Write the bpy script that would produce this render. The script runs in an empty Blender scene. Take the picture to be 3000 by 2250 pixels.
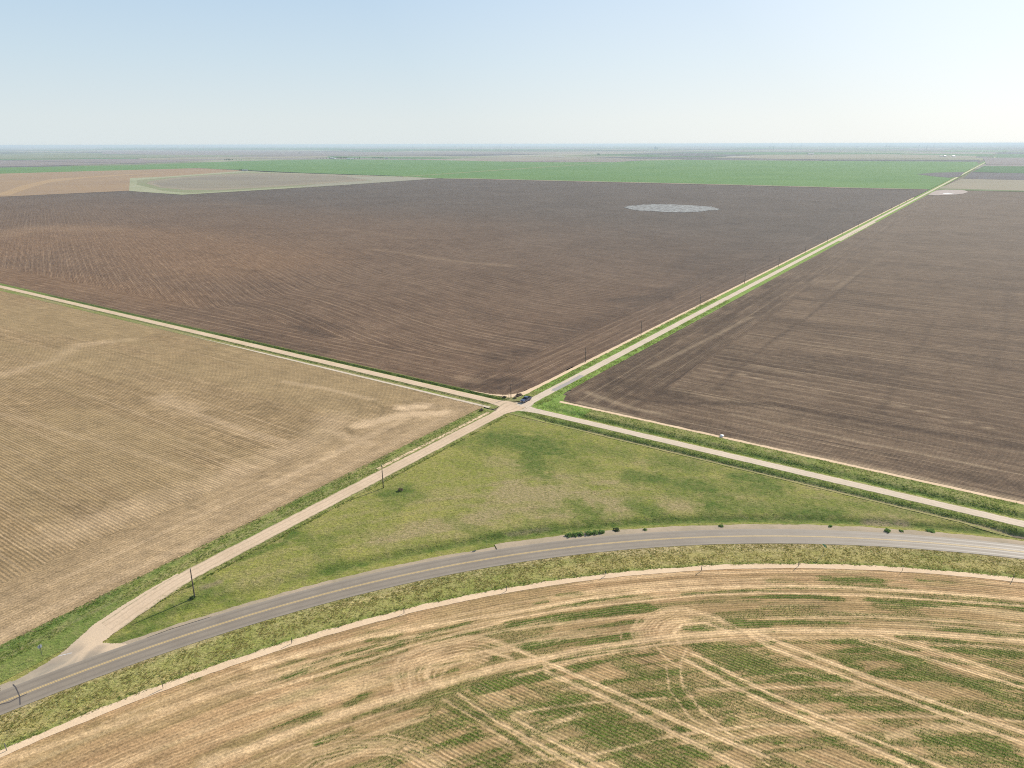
import bpy, bmesh, math, random
import numpy as np
from mathutils import Vector, Matrix
R = math.radians
scene = bpy.context.scene
COL = scene.collection

# ---------------------------------------------------------------- camera, sky, sun, exposure
FOC, CX, CY, H = 2080.0, 1500.0, 1125.0, 100.0        # focal length and centre in photo pixels, height of the drone
PITCH, ROLL = math.atan(703 / FOC), R(0.14)
cd = bpy.data.cameras.new('camera'); cam = bpy.data.objects.new('camera', cd); COL.objects.link(cam)
cd.sensor_width = 36; cd.lens = FOC / 3000 * 36; cd.clip_start = 1; cd.clip_end = 200000
cam.matrix_world = Matrix.Translation((0, 0, H)) @ Matrix.Rotation(R(90) - PITCH, 4, 'X') @ Matrix.Rotation(-ROLL, 4, 'Z')
scene.camera = cam

SUN_AZ, SUN_EL = 43.5, 31.0                            # degrees from +X towards +Y, and above the horizon
w = bpy.data.worlds.new("World"); scene.world = w; w.use_nodes = True
nt = w.node_tree; nt.nodes.clear()
sky = nt.nodes.new('ShaderNodeTexSky'); sky.sky_type = 'NISHITA'; sky.sun_disc = False
sky.sun_elevation = R(SUN_EL); sky.sun_rotation = R(90 - SUN_AZ)
sky.altitude = 0; sky.air_density = 1.0; sky.dust_density = .5; sky.ozone_density = 1.5
bg = nt.nodes.new('ShaderNodeBackground'); bg.inputs[1].default_value = 0.11
wo = nt.nodes.new('ShaderNodeOutputWorld')
# thick summer haze low in the sky: pale at the horizon, blue above, whiter towards the sun
def wn(t, **k):
    x = nt.nodes.new('ShaderNode' + t)
    for a, v in k.items(): setattr(x, a, v)
    return x
def wl(a, b): nt.links.new(a, b)
tc_ = wn('TexCoord'); sp_ = wn('SeparateXYZ'); wl(tc_.outputs['Generated'], sp_.inputs[0])
def wramp(src, stops):
    r = wn('ValToRGB'); wl(src, r.inputs[0]); e = r.color_ramp.elements; e[0].position, e[0].color = stops[0][0], (*stops[0][1], 1); e[1].position, e[1].color = stops[-1][0], (*stops[-1][1], 1)
    for p_, c_ in stops[1:-1]: q = e.new(p_); q.color = (*c_, 1)
    return r.outputs[0]
low_ = wramp(sp_.outputs[2], [(0, (.52, .575, .59)), (.03, (.51, .57, .59)), (.10, (.43, .53, .60)), (.20, (.33, .46, .60)), (1, (.15, .25, .45))])
dt_ = wn('VectorMath', operation='DOT_PRODUCT'); nrm_ = wn('VectorMath', operation='NORMALIZE'); wl(tc_.outputs['Generated'], nrm_.inputs[0]); wl(nrm_.outputs[0], dt_.inputs[0])
dt_.inputs[1].default_value = (math.cos(R(31)) * math.cos(R(43.5)), math.cos(R(31)) * math.sin(R(43.5)), math.sin(R(31)))
glow_ = wramp(dt_.outputs['Value'], [(0, (0, 0, 0)), (.55, (.03, .02, .01)), (.80, (.13, .10, .075)), (.93, (.27, .22, .18)), (1, (.9, .8, .7))])
add_ = wn('Mix', data_type='RGBA', blend_type='ADD'); add_.inputs[0].default_value = 1; wl(low_, add_.inputs[6]); wl(glow_, add_.inputs[7])
scl_ = wn('Mix', data_type='RGBA', blend_type='MULTIPLY'); scl_.inputs[0].default_value = 1; scl_.clamp_result = False; wl(add_.outputs[2], scl_.inputs[6]); scl_.inputs[7].default_value = (9.09, 9.09, 9.09, 1)
wf_ = wramp(sp_.outputs[2], [(0, (.97,) * 3), (.2, (.9,) * 3), (.55, (.25,) * 3), (1, (0,) * 3)])
mx_ = wn('Mix', data_type='RGBA'); wl(wf_, mx_.inputs[0]); wl(sky.outputs[0], mx_.inputs[6]); wl(scl_.outputs[2], mx_.inputs[7])
nt.links.new(mx_.outputs[2], bg.inputs[0]); nt.links.new(bg.outputs[0], wo.inputs[0])
sd = bpy.data.lights.new('sun', 'SUN'); sd.energy = 4.2; sd.angle = R(0.5); sd.color = (1.0, 0.935, 0.83)
so = bpy.data.objects.new('sun', sd); COL.objects.link(so)
sdir = Vector((math.cos(R(SUN_EL)) * math.cos(R(SUN_AZ)), math.cos(R(SUN_EL)) * math.sin(R(SUN_AZ)), math.sin(R(SUN_EL))))
so.rotation_euler = sdir.to_track_quat('Z', 'Y').to_euler(); so.location = (0, 0, 300)
scene.view_settings.view_transform = 'Standard'; scene.view_settings.look = 'None'
scene.view_settings.gamma = 1; scene.view_settings.exposure = 0.45
scene.cycles.use_denoising = False; scene.cycles.pixel_filter_type = 'BLACKMAN_HARRIS'; scene.cycles.filter_width = 1.05; scene.cycles.volume_bounces = 1; scene.cycles.max_bounces = 6

# ---------------------------------------------------------------- ground coordinates
def G(px, py):
    """surveyed point of the photograph (3000 x 2250) -> point on the flat ground, metres"""
    x, y = px - CX, py - CY
    c, s = math.cos(ROLL), math.sin(ROLL)
    X, Y = c * x - s * y, s * x + c * y
    d = (X, FOC * math.cos(PITCH) - Y * math.sin(PITCH), -FOC * math.sin(PITCH) - Y * math.cos(PITCH))
    k = H / -d[2]
    return np.array([d[0] * k, d[1] * k])
O = G(1490, 1190)                                      # the crossroads
A34 = R(-34)
EU = np.array([math.cos(A34), math.sin(A34)]); EV = np.array([-math.sin(A34), math.cos(A34)])
def P(u, v): return O + u * EU + v * EV                # u along the east-west road, v along the north-south road
def XY(u, v): return O[0] + u * EU[0] + v * EV[0], O[1] + u * EU[1] + v * EV[1]
def UV(x, y): return (x - O[0]) * EU[0] + (y - O[1]) * EU[1], (x - O[0]) * EV[0] + (y - O[1]) * EV[1]
RC, RR = np.array([67.3, -88.7]), 256.0                # the paved road is a circular bend
def ROADD(x, y): return np.hypot(x - RC[0], y - RC[1]) - RR
def ncen(v): return 4.3 + np.clip(v, 0, 9000) * 0.0052   # centre of the north road
GL = lambda L: [G(*q) for q in L]

# ---------------------------------------------------------------- noise
def h2(i, j, s):
    n = (i.astype(np.int64) * 374761393 + j.astype(np.int64) * 668265263 + s * 982451653) & 0xffffffff
    n = ((n ^ (n >> 13)) * 1274126177) & 0xffffffff
    return ((n ^ (n >> 16)) & 0xffff) / 65535.0
def vn(x, y, s=0):
    xi, yi = np.floor(x), np.floor(y); fx, fy = x - xi, y - yi
    fx = fx * fx * (3 - 2 * fx); fy = fy * fy * (3 - 2 * fy)
    a, b, c, d = h2(xi, yi, s), h2(xi + 1, yi, s), h2(xi, yi + 1, s), h2(xi + 1, yi + 1, s)
    return (a * (1 - fx) + b * fx) * (1 - fy) + (c * (1 - fx) + d * fx) * fy
def fbm(x, y, o=4, s=0):
    t, a, n = 0, 1, 0
    for k in range(o):
        t = t + a * vn(x * 2 ** k + 17.3 * k, y * 2 ** k - 9.1 * k, s + k); n += a; a *= .55
    return t / n
def ss(a, b, x):
    t = np.clip((x - a) / (b - a), 0, 1); return t * t * (3 - 2 * t)
def band(x, c, hw): return np.exp(-((x - c) / hw) ** 2)

def hgt(x, y):
    """relief: bar ditches beside the roads and the slightly raised pavement"""
    u, v = UV(x, y); d = ROADD(x, y)
    z = np.zeros_like(u)
    e = ss(8, 22, u) * ss(320, 260, u)
    z = z - e * (.75 * band(v, 7.2, 1.9) + .65 * band(v, -4.7, 1.3)) * ss(.5, 3, d)
    wv = ss(-4, -12, u) * ss(-420, -380, u)
    z = z - wv * (.55 * band(v, 5.1, 1.0) + .3 * band(v, -2.6, .8))
    z = z - .75 * band(d, 10.2, 2.1) * ss(4, 14, u)
    z = z + .16 * ss(8, 4.5, np.abs(d))
    return z

def strokes(x, y, L, soft=.5, wob=0.0, seed=5, wn=None):
    """1 inside any of the capsules (polyline, half width, strength)"""
    out = np.zeros_like(x)
    if wn is None: wn = (fbm(x * .55, y * .55, 3, seed) - .5) * 2 if wob else 0
    for pts, hw, st in L:
        pts = np.asarray(pts); R_ = hw * (1 + wob) + 1.5
        bx = (x > pts[:, 0].min() - R_) & (x < pts[:, 0].max() + R_) & (y > pts[:, 1].min() - R_) & (y < pts[:, 1].max() + R_)
        if not bx.any(): continue
        X, Y = x[bx], y[bx]; dm = np.full(X.shape, 1e9)
        for a, b in zip(pts[:-1], pts[1:]):
            ab = b - a; t = np.clip(((X - a[0]) * ab[0] + (Y - a[1]) * ab[1]) / max(ab @ ab, 1e-6), 0, 1)
            dm = np.minimum(dm, np.hypot(X - a[0] - t * ab[0], Y - a[1] - t * ab[1]))
        k = hw * (1 + (wn[bx] * wob if wob else 0))
        m = st * ss(1 + soft, 1 - soft, dm / np.maximum(k, .02))
        out[bx] = np.maximum(out[bx], m)
    return out
def inpoly(x, y, pts):
    c = np.zeros(x.shape, bool); n = len(pts)
    for i in range(n):
        (x1, y1), (x2, y2) = pts[i], pts[(i + 1) % n]
        if y1 == y2: continue
        k = ((y1 > y) != (y2 > y)) & (x < (x2 - x1) * (y - y1) / (y2 - y1) + x1)
        c ^= k
    return c

# ---------------------------------------------------------------- mesh helpers
def raw_mesh(name, V, F, mat, parent=None, smooth=False, attrs=None):
    V = np.asarray(V, np.float32); F = np.asarray(F, np.int32)
    me = bpy.data.meshes.new(name); k = F.shape[1]
    me.vertices.add(len(V)); me.vertices.foreach_set('co', V.ravel())
    me.loops.add(F.size); me.loops.foreach_set('vertex_index', F.ravel())
    me.polygons.add(len(F)); me.polygons.foreach_set('loop_start', np.arange(0, F.size, k, dtype=np.int32))
    me.polygons.foreach_set('use_smooth', np.full(len(F), smooth))
    for n, a in (attrs or {}).items():
        a = np.asarray(a, np.float32)
        if a.ndim == 2:
            at = me.attributes.new(n, 'FLOAT_COLOR', 'POINT'); at.data.foreach_set('color', np.c_[a, np.ones(len(a))].astype(np.float32).ravel())
        else:
            at = me.attributes.new(n, 'FLOAT', 'POINT'); at.data.foreach_set('value', a)
    me.update(calc_edges=True); me.materials.append(mat)
    o = bpy.data.objects.new(name, me); COL.objects.link(o)
    if parent: o.parent = parent
    return o
def sheet(name, X, Y, Z, mat, mask=None, attrs=None, smooth=True):
    n, m = X.shape; idx = np.arange(n * m).reshape(n, m)
    F = np.stack([idx[:-1, :-1], idx[1:, :-1], idx[1:, 1:], idx[:-1, 1:]], -1)
    cx = X[:-1, :-1]; ax, ay = X[1, 0] - X[0, 0], Y[1, 0] - Y[0, 0]; bx_, by_ = X[0, 1] - X[0, 0], Y[0, 1] - Y[0, 0]
    if ax * by_ - ay * bx_ < 0: F = F[..., ::-1]
    F = F.reshape(-1, 4)
    V = np.stack([X, Y, Z], -1).reshape(-1, 3)
    if mask is not None:
        mc = (mask[:-1, :-1] & mask[1:, :-1] & mask[1:, 1:] & mask[:-1, 1:]).ravel(); F = F[mc]
        used = np.zeros(len(V), bool); used[F.ravel()] = True
        new = np.cumsum(used) - 1; F = new[F]; V = V[used]
        attrs = {k: np.asarray(a).reshape(n * m, *np.asarray(a).shape[2:])[used] for k, a in (attrs or {}).items()}
    else:
        attrs = {k: np.asarray(a).reshape(n * m, *np.asarray(a).shape[2:]) for k, a in (attrs or {}).items()}
    return raw_mesh(name, V, F, mat, None, smooth, attrs)
def struct(o): o['kind'] = 'structure'; return o
def stuff(o, label, cat): o['kind'] = 'stuff'; o['label'] = label; o['category'] = cat; return o
def steps(a, b, s0, gr, smax):
    L = [a]; s = s0
    while L[-1] < b: L.append(L[-1] + s); s = min(s * gr, smax)
    return np.array(L)
def uvstrip(name, along, c0, c1, vals, mat, z, rag0=0, rag1=0, nl=5, seed=1, pal=.35, attr=None):
    """strip between offsets c0(vals), c1(vals); along = 'u' or 'v' tells which coordinate vals runs in; ragged edges"""
    t = np.asarray(vals, float); a = c0(t) if callable(c0) else np.full(t.shape, float(c0)); b = c1(t) if callable(c1) else np.full(t.shape, float(c1))
    a = a + rag0 * (fbm(t * pal, t * 0 + 3.1, 4, seed) - .5) * 2; b = b + rag1 * (fbm(t * pal, t * 0 + 7.7, 4, seed + 9) - .5) * 2
    k = np.linspace(0, 1, nl); q = a[:, None] * (1 - k) + b[:, None] * k; T = np.repeat(t[:, None], nl, 1)
    x, y = XY(T, q) if along == 'u' else XY(q, T)
    at = {'lat': np.broadcast_to(k, q.shape)}
    if attr: at.update(attr(x, y, T, q))
    return sheet(name, x, y, hgt(x, y) + z, mat, None, at)
def arcstrip(name, d0, d1, a0, a1, step, mat, z, rag0=0, rag1=0, nl=4, seed=1, attr=None, pal=.35):
    ang = np.arange(R(a0), R(a1), step / RR); s = ang * RR
    a = np.full(s.shape, float(d0)) + rag0 * (fbm(s * pal, s * 0 + 1.5, 4, seed) - .5) * 2; b = np.full(s.shape, float(d1)) + rag1 * (fbm(s * pal, s * 0 + 5.5, 4, seed + 3) - .5) * 2
    k = np.linspace(0, 1, nl); q = a[:, None] * (1 - k) + b[:, None] * k; T = np.repeat(ang[:, None], nl, 1)
    x = RC[0] + (RR + q) * np.cos(T); y = RC[1] + (RR + q) * np.sin(T)
    at = {'lat': np.broadcast_to(k, q.shape), 'dd': q}
    if attr: at.update(attr(x, y))
    return sheet(name, x, y, hgt(x, y) + z, mat, None, at)

# ---------------------------------------------------------------- node materials
class N:
    def __init__(s, name, rough=.95, spec=.12):
        s.m = bpy.data.materials.new(name); s.m.use_nodes = True; s.t = s.m.node_tree
        s.b = s.t.nodes['Principled BSDF']; s.b.inputs['Roughness'].default_value = rough; s.b.inputs['Specular IOR Level'].default_value = spec
    def n(s, typ, **k):
        x = s.t.nodes.new('ShaderNode' + typ)
        for a, v in k.items(): setattr(x, a, v)
        return x
    def put(s, sock, v):
        if v is None: return
        if hasattr(v, 'is_linked'): s.t.links.new(v, sock)
        elif isinstance(v, (tuple, list)) and len(v) == 3 and sock.type == 'RGBA': sock.default_value = (*v, 1)
        else: sock.default_value = v
    def math(s, op, a, b=None, c=None, clamp=False):
        x = s.n('Math', operation=op); x.use_clamp = clamp
        s.put(x.inputs[0], a); s.put(x.inputs[1], b); s.put(x.inputs[2], c); return x.outputs[0]
    def mix(s, f, a, b, mode='MIX'):
        x = s.n('Mix', data_type='RGBA', blend_type=mode); s.put(x.inputs[0], f); s.put(x.inputs[6], a); s.put(x.inputs[7], b); return x.outputs[2]
    def mixf(s, f, a, b):
        x = s.n('Mix', data_type='FLOAT'); s.put(x.inputs[0], f); s.put(x.inputs[2], a); s.put(x.inputs[3], b); return x.outputs[0]
    def attr(s, name):
        x = s.n('Attribute', attribute_name=name); return x.outputs['Fac']
    def acol(s, name): return s.n('Attribute', attribute_name=name).outputs['Color']
    def pos(s): return s.n('NewGeometry').outputs['Position']
    def mapv(s, v, scale=(1, 1, 1), rot=0):
        x = s.n('Mapping'); x.vector_type = 'POINT'; s.put(x.inputs[0], v); x.inputs['Rotation'].default_value = (0, 0, rot); x.inputs['Scale'].default_value = scale
        return x.outputs[0]
    def noise(s, v, scale=1, detail=4, rough=.6, dist=0):
        x = s.n('TexNoise'); s.put(x.inputs['Vector'], v); x.inputs['Scale'].default_value = scale; x.inputs['Detail'].default_value = detail
        x.inputs['Roughness'].default_value = rough; x.inputs['Distortion'].default_value = dist; return x.outputs[0]
    def rng(s, v, a, b, c=0., d=1.):
        x = s.n('MapRange'); s.put(x.inputs[0], v); x.inputs[1].default_value = a; x.inputs[2].default_value = b; x.inputs[3].default_value = c; x.inputs[4].default_value = d; return x.outputs[0]
    def bump(s, h, st=.5, dist=.1):
        x = s.n('Bump'); x.inputs['Strength'].default_value = st; x.inputs['Distance'].default_value = dist; s.put(x.inputs['Height'], h); s.t.links.new(x.outputs[0], s.b.inputs['Normal'])
    def out(s, col, rough=None):
        s.put(s.b.inputs['Base Color'], col); s.put(s.b.inputs['Roughness'], rough); return s.m
def flat(name, c, rough=.6, spec=.4, metal=0, var=.12, vs=3.0):
    k = N(name, rough, spec); k.b.inputs['Metallic'].default_value = metal
    tc = k.n('TexCoord').outputs['Object']; nn = k.noise(tc, vs, 3)
    return k.out(k.mix(nn, tuple(min(1, x * (1 - var)) for x in c), tuple(min(1, x * (1 + var)) for x in c)))

def crop_material(name, ca, cb, dark, pale, green, row, rowamp, streak=(.012, .55), big=.012, hd=True, bumpk=.5, gvar=None, cdist=None, spk=.35, lines=1., dashamp=.35, passes=.22, pper=6.3, warpk=1.):
    """worked field: rows and long streaks in the direction of work, broad tone patches, and attribute masks
    hd (rows run the other way), dark, pale, green"""
    k = N(name, .97, .06); p = k.pos()
    uvc = k.mapv(p, rot=R(34))
    if name.startswith('bend'):
        u_, v_ = None, None
    sx = k.n('SeparateXYZ'); k.put(sx.inputs[0], uvc); u, v = sx.outputs[0], sx.outputs[1]
    if hd == 'attr':         # the row coordinate is stored
        r = k.attr('rowc'); l = k.attr('lonc')
    else:
        a = k.math('GREATER_THAN', k.math('ADD', k.attr('hd'), k.math('MULTIPLY', k.math('SUBTRACT', k.noise(p, .09, 3), .5), .5)), .5)
        r = k.mixf(a, v, u); l = k.mixf(a, u, v)
    warp = k.math('MULTIPLY', k.math('SUBTRACT', k.noise(p, .035, 2), .5), 3.0)
    r = k.math('ADD', r, k.math('MULTIPLY', warp, .5 * warpk))
    def vec(sl, sr):
        c = k.n('CombineXYZ'); k.put(c.inputs[0], k.math('MULTIPLY', l, sl)); k.put(c.inputs[1], k.math('MULTIPLY', r, sr)); return c.outputs[0]
    st1 = k.noise(vec(*streak), 1, 5, .62); st2 = k.noise(vec(streak[0] * 6, streak[1] * 3.5), 1, 4, .7)
    bg_ = k.noise(p, big, 5, .62, .6); fine = k.noise(p, 1.3, 5, .75); clod = k.noise(p, .28, 4, .7)
    rw = k.math('SINE', k.math('ADD', k.math('MULTIPLY', r, 2 * math.pi / row), k.math('MULTIPLY', k.noise(p, .8, 2), 2.4)))
    rw2 = k.math('SINE', k.math('MULTIPLY', r, 2 * math.pi / (row * pper)))
    rw01 = k.math('MULTIPLY_ADD', rw, .5, .5)
    t = k.math('ADD', k.math('MULTIPLY', k.rng(st1, .36, .64), .34), k.math('ADD', k.math('MULTIPLY', k.rng(bg_, .36, .64), .26), k.math('MULTIPLY', k.rng(st2, .36, .64), .40)))
    ln1 = k.rng(k.noise(vec(.006, .9), 1, 2, .5), .60, .70); ln2 = k.rng(k.noise(vec(.008, .6), 1, 2, .5), .62, .70); dash = k.rng(k.noise(vec(.55, 1.6), 1, 3, .8), .35, .62)
    c = k.mix(t, ca, cb)
    c = k.mix(k.math('MULTIPLY', k.rng(clod, .35, .65), spk), c, dark, 'MIX')
    # rows: darker furrow between paler crowns
    f = k.math('MULTIPLY', rw01, k.rng(fine, .35, .75, .3, 1.))
    c = k.mix(k.math('MULTIPLY', f, rowamp), c, dark)
    c = k.mix(k.math('MULTIPLY', k.rng(k.math('MULTIPLY', rw2, k.rng(st2, .3, .7)), .15, .8), passes), c, pale)
    c = k.mix(k.math('MULTIPLY', ln1, .5 * lines), c, pale); c = k.mix(k.math('MULTIPLY', ln2, .6 * lines), c, dark)
    c = k.mix(k.math('MULTIPLY', k.math('MULTIPLY', dash, rw01), dashamp), c, dark)
    c = k.mix(k.math('MULTIPLY', k.attr('dark'), k.rng(k.math('ADD', fine, clod), .7, 1.25, .25, 1.)), c, dark)
    c = k.mix(k.math('MULTIPLY', k.attr('pale'), k.rng(k.math('ADD', st2, fine), .55, 1.2, .45, 1.)), c, pale)
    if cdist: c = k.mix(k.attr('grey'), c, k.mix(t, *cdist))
    if name == 'tilled dark soil': c = k.mix(k.math('MULTIPLY', k.attr('warm'), .36), c, k.mix(k.rng(st2, .35, .65), (.20, .105, .05), (.42, .25, .13)))
    if green:
        gm = k.math('MULTIPLY', k.attr('green'), k.rng(k.math('ADD', k.math('MULTIPLY', rw01, .45), fine), .5, 1.15, 1., .35))
        gc = k.mix(k.rng(clod, .3, .7), green, gvar or green)
        c = k.mix(gm, c, gc)
    sp = k.math('MULTIPLY', k.math('MULTIPLY', k.rng(k.noise(p, 1.9, 4, .85), .34, .66, .58, 1.40), k.rng(k.noise(k.mapv(p, (.35, 1, 1), R(34)), .45, 4, .8), .3, .7, .80, 1.2)), k.rng(k.noise(p, .06, 4, .7), .35, .65, .9, 1.1)); hs = k.n('HueSaturation'); k.put(hs.inputs['Color'], c); k.put(hs.inputs['Value'], sp)
    hb = k.math('ADD', k.math('MULTIPLY', rw01, -.10), k.math('MULTIPLY', k.math('ADD', fine, clod), .16))
    k.bump(hb, bumpk, 1.0)
    return k.out(hs.outputs[0])

def grass_material(name, a, b, lush, dry, soil=(.30, .22, .14), bumpk=.6, sc=1., drymul=.65):
    k = N(name, .95, .05); p = k.pos()
    n1 = k.noise(p, .055 * sc, 5, .62, .4); n2 = k.noise(p, .45 * sc, 5, .7); n3 = k.noise(p, 1.7, 4, .75); n4 = k.noise(k.mapv(p, (1, 1.9, 1), R(20)), .9, 3, .7)
    c = k.mix(k.rng(n1, .36, .66), a, b)
    c = k.mix(k.math('MULTIPLY', k.rng(n2, .42, .72), .5), c, dry)
    c = k.mix(k.math('MULTIPLY', k.attr('dry'), k.rng(n4, .3, .65, .3, 1.)), c, dry)
    c = k.mix(k.math('MULTIPLY', k.attr('lush'), k.rng(n2, .25, .7, 1., .4)), c, lush)
    c = k.mix(k.math('MULTIPLY', k.attr('bare'), k.rng(n3, .3, .6, .3, 1.)), c, soil)
    c = k.mix(k.rng(n3, .55, .8, 0, .5), c, tuple(x * .6 for x in lush))
    hs = k.n('HueSaturation'); k.put(hs.inputs['Color'], c); k.put(hs.inputs['Value'], k.math('MULTIPLY', k.rng(n4, .3, .7, .72, 1.30), k.rng(k.noise(p, 3.1, 3, .8), .3, .7, .72, 1.28)))
    k.bump(k.math('ADD', k.math('MULTIPLY', n3, .35), k.math('ADD', k.math('MULTIPLY', n4, .4), k.math('MULTIPLY', n2, .5))), bumpk, .8)
    return k.out(hs.outputs[0])

def dirt_material(name, a, b, rut, edge=(.17, .17, .08), tracks=True, edge_w=.10):
    k = N(name, .95, .08); p = k.pos(); lat = k.attr('lat')
    n1 = k.noise(p, .09, 5, .65); n2 = k.noise(p, .8, 4, .7)
    c = k.mix(k.rng(n1, .35, .65), a, b)
    if tracks:
        wob = k.math('ADD', lat, k.math('MULTIPLY', k.math('SUBTRACT', n1, .5), .14))
        tr = k.math('ABSOLUTE', k.math('SUBTRACT', k.math('ABSOLUTE', k.math('SUBTRACT', wob, .5)), .2))
        c = k.mix(k.rng(tr, .0, .07, .55, 0.), c, rut)
        ct = k.math('ABSOLUTE', k.math('SUBTRACT', wob, .5)); c = k.mix(k.math('MULTIPLY', k.rng(ct, 0., .06, .5, 0.), k.rng(n2, .4, .7)), c, rut)
        e = k.math('ABSOLUTE', k.math('SUBTRACT', lat, .5)); c = k.mix(k.math('MULTIPLY', k.rng(e, .5 - edge_w, .5), k.rng(n2, .35, .62)), c, edge)
    c = k.mix(k.math('MULTIPLY', k.rng(n2, .5, .75), .35), c, rut)
    k.bump(n2, .35, .3)
    return k.out(c)

M = {}
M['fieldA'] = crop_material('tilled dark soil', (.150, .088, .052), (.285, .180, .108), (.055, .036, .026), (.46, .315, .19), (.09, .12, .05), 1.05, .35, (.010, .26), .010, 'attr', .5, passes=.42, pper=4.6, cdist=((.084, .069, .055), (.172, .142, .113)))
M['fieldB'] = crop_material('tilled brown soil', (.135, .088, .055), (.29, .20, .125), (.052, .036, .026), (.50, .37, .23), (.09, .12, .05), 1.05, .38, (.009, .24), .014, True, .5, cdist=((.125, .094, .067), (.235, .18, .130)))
M['fieldC'] = crop_material('stubble', (.37, .245, .120), (.52, .36, .190), (.12, .085, .04), (.74, .53, .32), (.33, .235, .110), 1.0, .26, (.012, .32), .02, True, .55, gvar=(.40, .29, .15), spk=.45, dashamp=.55, lines=.6, passes=.12, warpk=.5)
M['fieldD'] = crop_material('bend field sandy soil', (.46, .275, .130), (.64, .41, .205), (.20, .135, .06), (.82, .57, .31), (.050, .092, .013), .78, .34, (.02, .55), .03, 'attr', .5, gvar=(.13, .175, .03), spk=.25, dashamp=.35, lines=1.1, passes=.25)
M['meadow'] = grass_material('prairie grass', (.215, .232, .045), (.32, .295, .075), (.066, .120, .022), (.36, .275, .145))
M['verge'] = grass_material('verge grass', (.185, .235, .048), (.29, .29, .080), (.085, .155, .030), (.40, .31, .155))
M['strawverge'] = grass_material('straw verge grass', (.29, .265, .066), (.41, .34, .11), (.15, .23, .045), (.48, .375, .19))
M['brightverge'] = grass_material('bright verge grass', (.19, .33, .048), (.28, .38, .078), (.11, .21, .035), (.32, .29, .12))
M['dirt'] = dirt_material('dirt road', (.72, .54, .365), (.62, .46, .30), (.46, .34, .22))
M['gravel'] = dirt_material('pale gravel road', (.72, .585, .43), (.63, .51, .37), (.50, .40, .29))
M['sand'] = dirt_material('pale sand', (.80, .59, .375), (.72, .52, .325), (.55, .40, .27), tracks=False)
M['shoulder'] = dirt_material('road shoulder', (.48, .37, .255), (.37, .30, .20), (.24, .21, .13), tracks=False)
# asphalt: worn wheel paths, sheen from the low sun comes from its roughness
k = N('asphalt', .6, .3); p = k.pos(); dd = k.attr('dd')
n1 = k.noise(p, .15, 4, .6); n2 = k.noise(p, 3.0, 4, .8)
lane = k.math('ABSOLUTE', k.math('SUBTRACT', k.math('ABSOLUTE', dd), 1.75)); wp = k.math('ABSOLUTE', k.math('SUBTRACT', lane, .85))
c = k.mix(k.rng(n1, .3, .7), (.262, .212, .155), (.322, .264, .194))
c = k.mix(k.rng(wp, 0, .45, .5, 0.), c, (.205, .168, .125))
c = k.mix(k.rng(k.math('ABSOLUTE', dd), 3.1, 3.6, 0, .6), c, (.34, .29, .22))
c = k.mix(k.rng(n2, .45, .8, 0, .35), c, (.15, .13, .11)); k.bump(n2, .25, .05)
M['asphalt'] = k.out(c, k.mixf(k.rng(wp, 0, .45, 1., 0.), .70, .54))
M['tar'] = flat('tar seal', (.09, .075, .065), .5)
k = N('worn yellow paint', .6, .3); p = k.pos(); M['yellow'] = k.out(k.mix(k.rng(k.noise(p, 2.2, 4, .8), .45, .75, 0, .5), (.82, .57, .22), (.42, .34, .22)))
k = N('worn white paint', .6, .3); p = k.pos(); M['whiteline'] = k.out(k.mix(k.rng(k.noise(p, 3, 4, .8), .4, .6, 0, .8), (.75, .72, .66), (.38, .33, .27)))
# apron: pavement partly covered by tracked sand
k = N('dusty apron', .8, .2); p = k.pos(); n1 = k.noise(p, .35, 5, .65); n2 = k.noise(p, 3., 4, .75)
c = k.mix(k.rng(n1, .35, .65), (.36, .30, .22), (.47, .375, .26)); c = k.mix(k.math('MULTIPLY', k.attr('pale'), k.rng(n2, .3, .6, .55, 1.)), c, (.70, .52, .34))
c = k.mix(k.math('MULTIPLY', k.attr('dark'), .8), c, (.20, .17, .135)); k.bump(n2, .3, .1); M['apron'] = k.out(c)

# ================================================================= GROUND
k = N('earth', .97, .05); p = k.pos(); n1 = k.noise(p, .0009, 5, .65); n2 = k.noise(p, .02, 4, .6)
c = k.mix(k.rng(n1, .4, .6), (.17, .13, .10), (.13, .16, .06)); M['earth'] = k.out(k.mix(k.math('MULTIPLY', n2, .4), c, (.28, .23, .15)))
gx = np.array([-60000., -9000., -1500, 1500, 9000., 60000.]); gy = np.array([-1500., 0, 900., 6000., 20000, 75000.])
X, Y = np.meshgrid(gx, gy, indexing='ij')
struct(sheet('ground', X, Y, X * 0 - 1.15, M['earth'], None, {}))

# near the roads the bare earth follows the ditches, just below verges and fields
U, V_ = np.meshgrid(np.arange(-640, 330, .9), np.arange(-236, 40, .9), indexing='ij'); X, Y = XY(U, V_)
struct(sheet('ground', X, Y, hgt(X, Y) - .22, M['earth'], None, {}))

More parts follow.
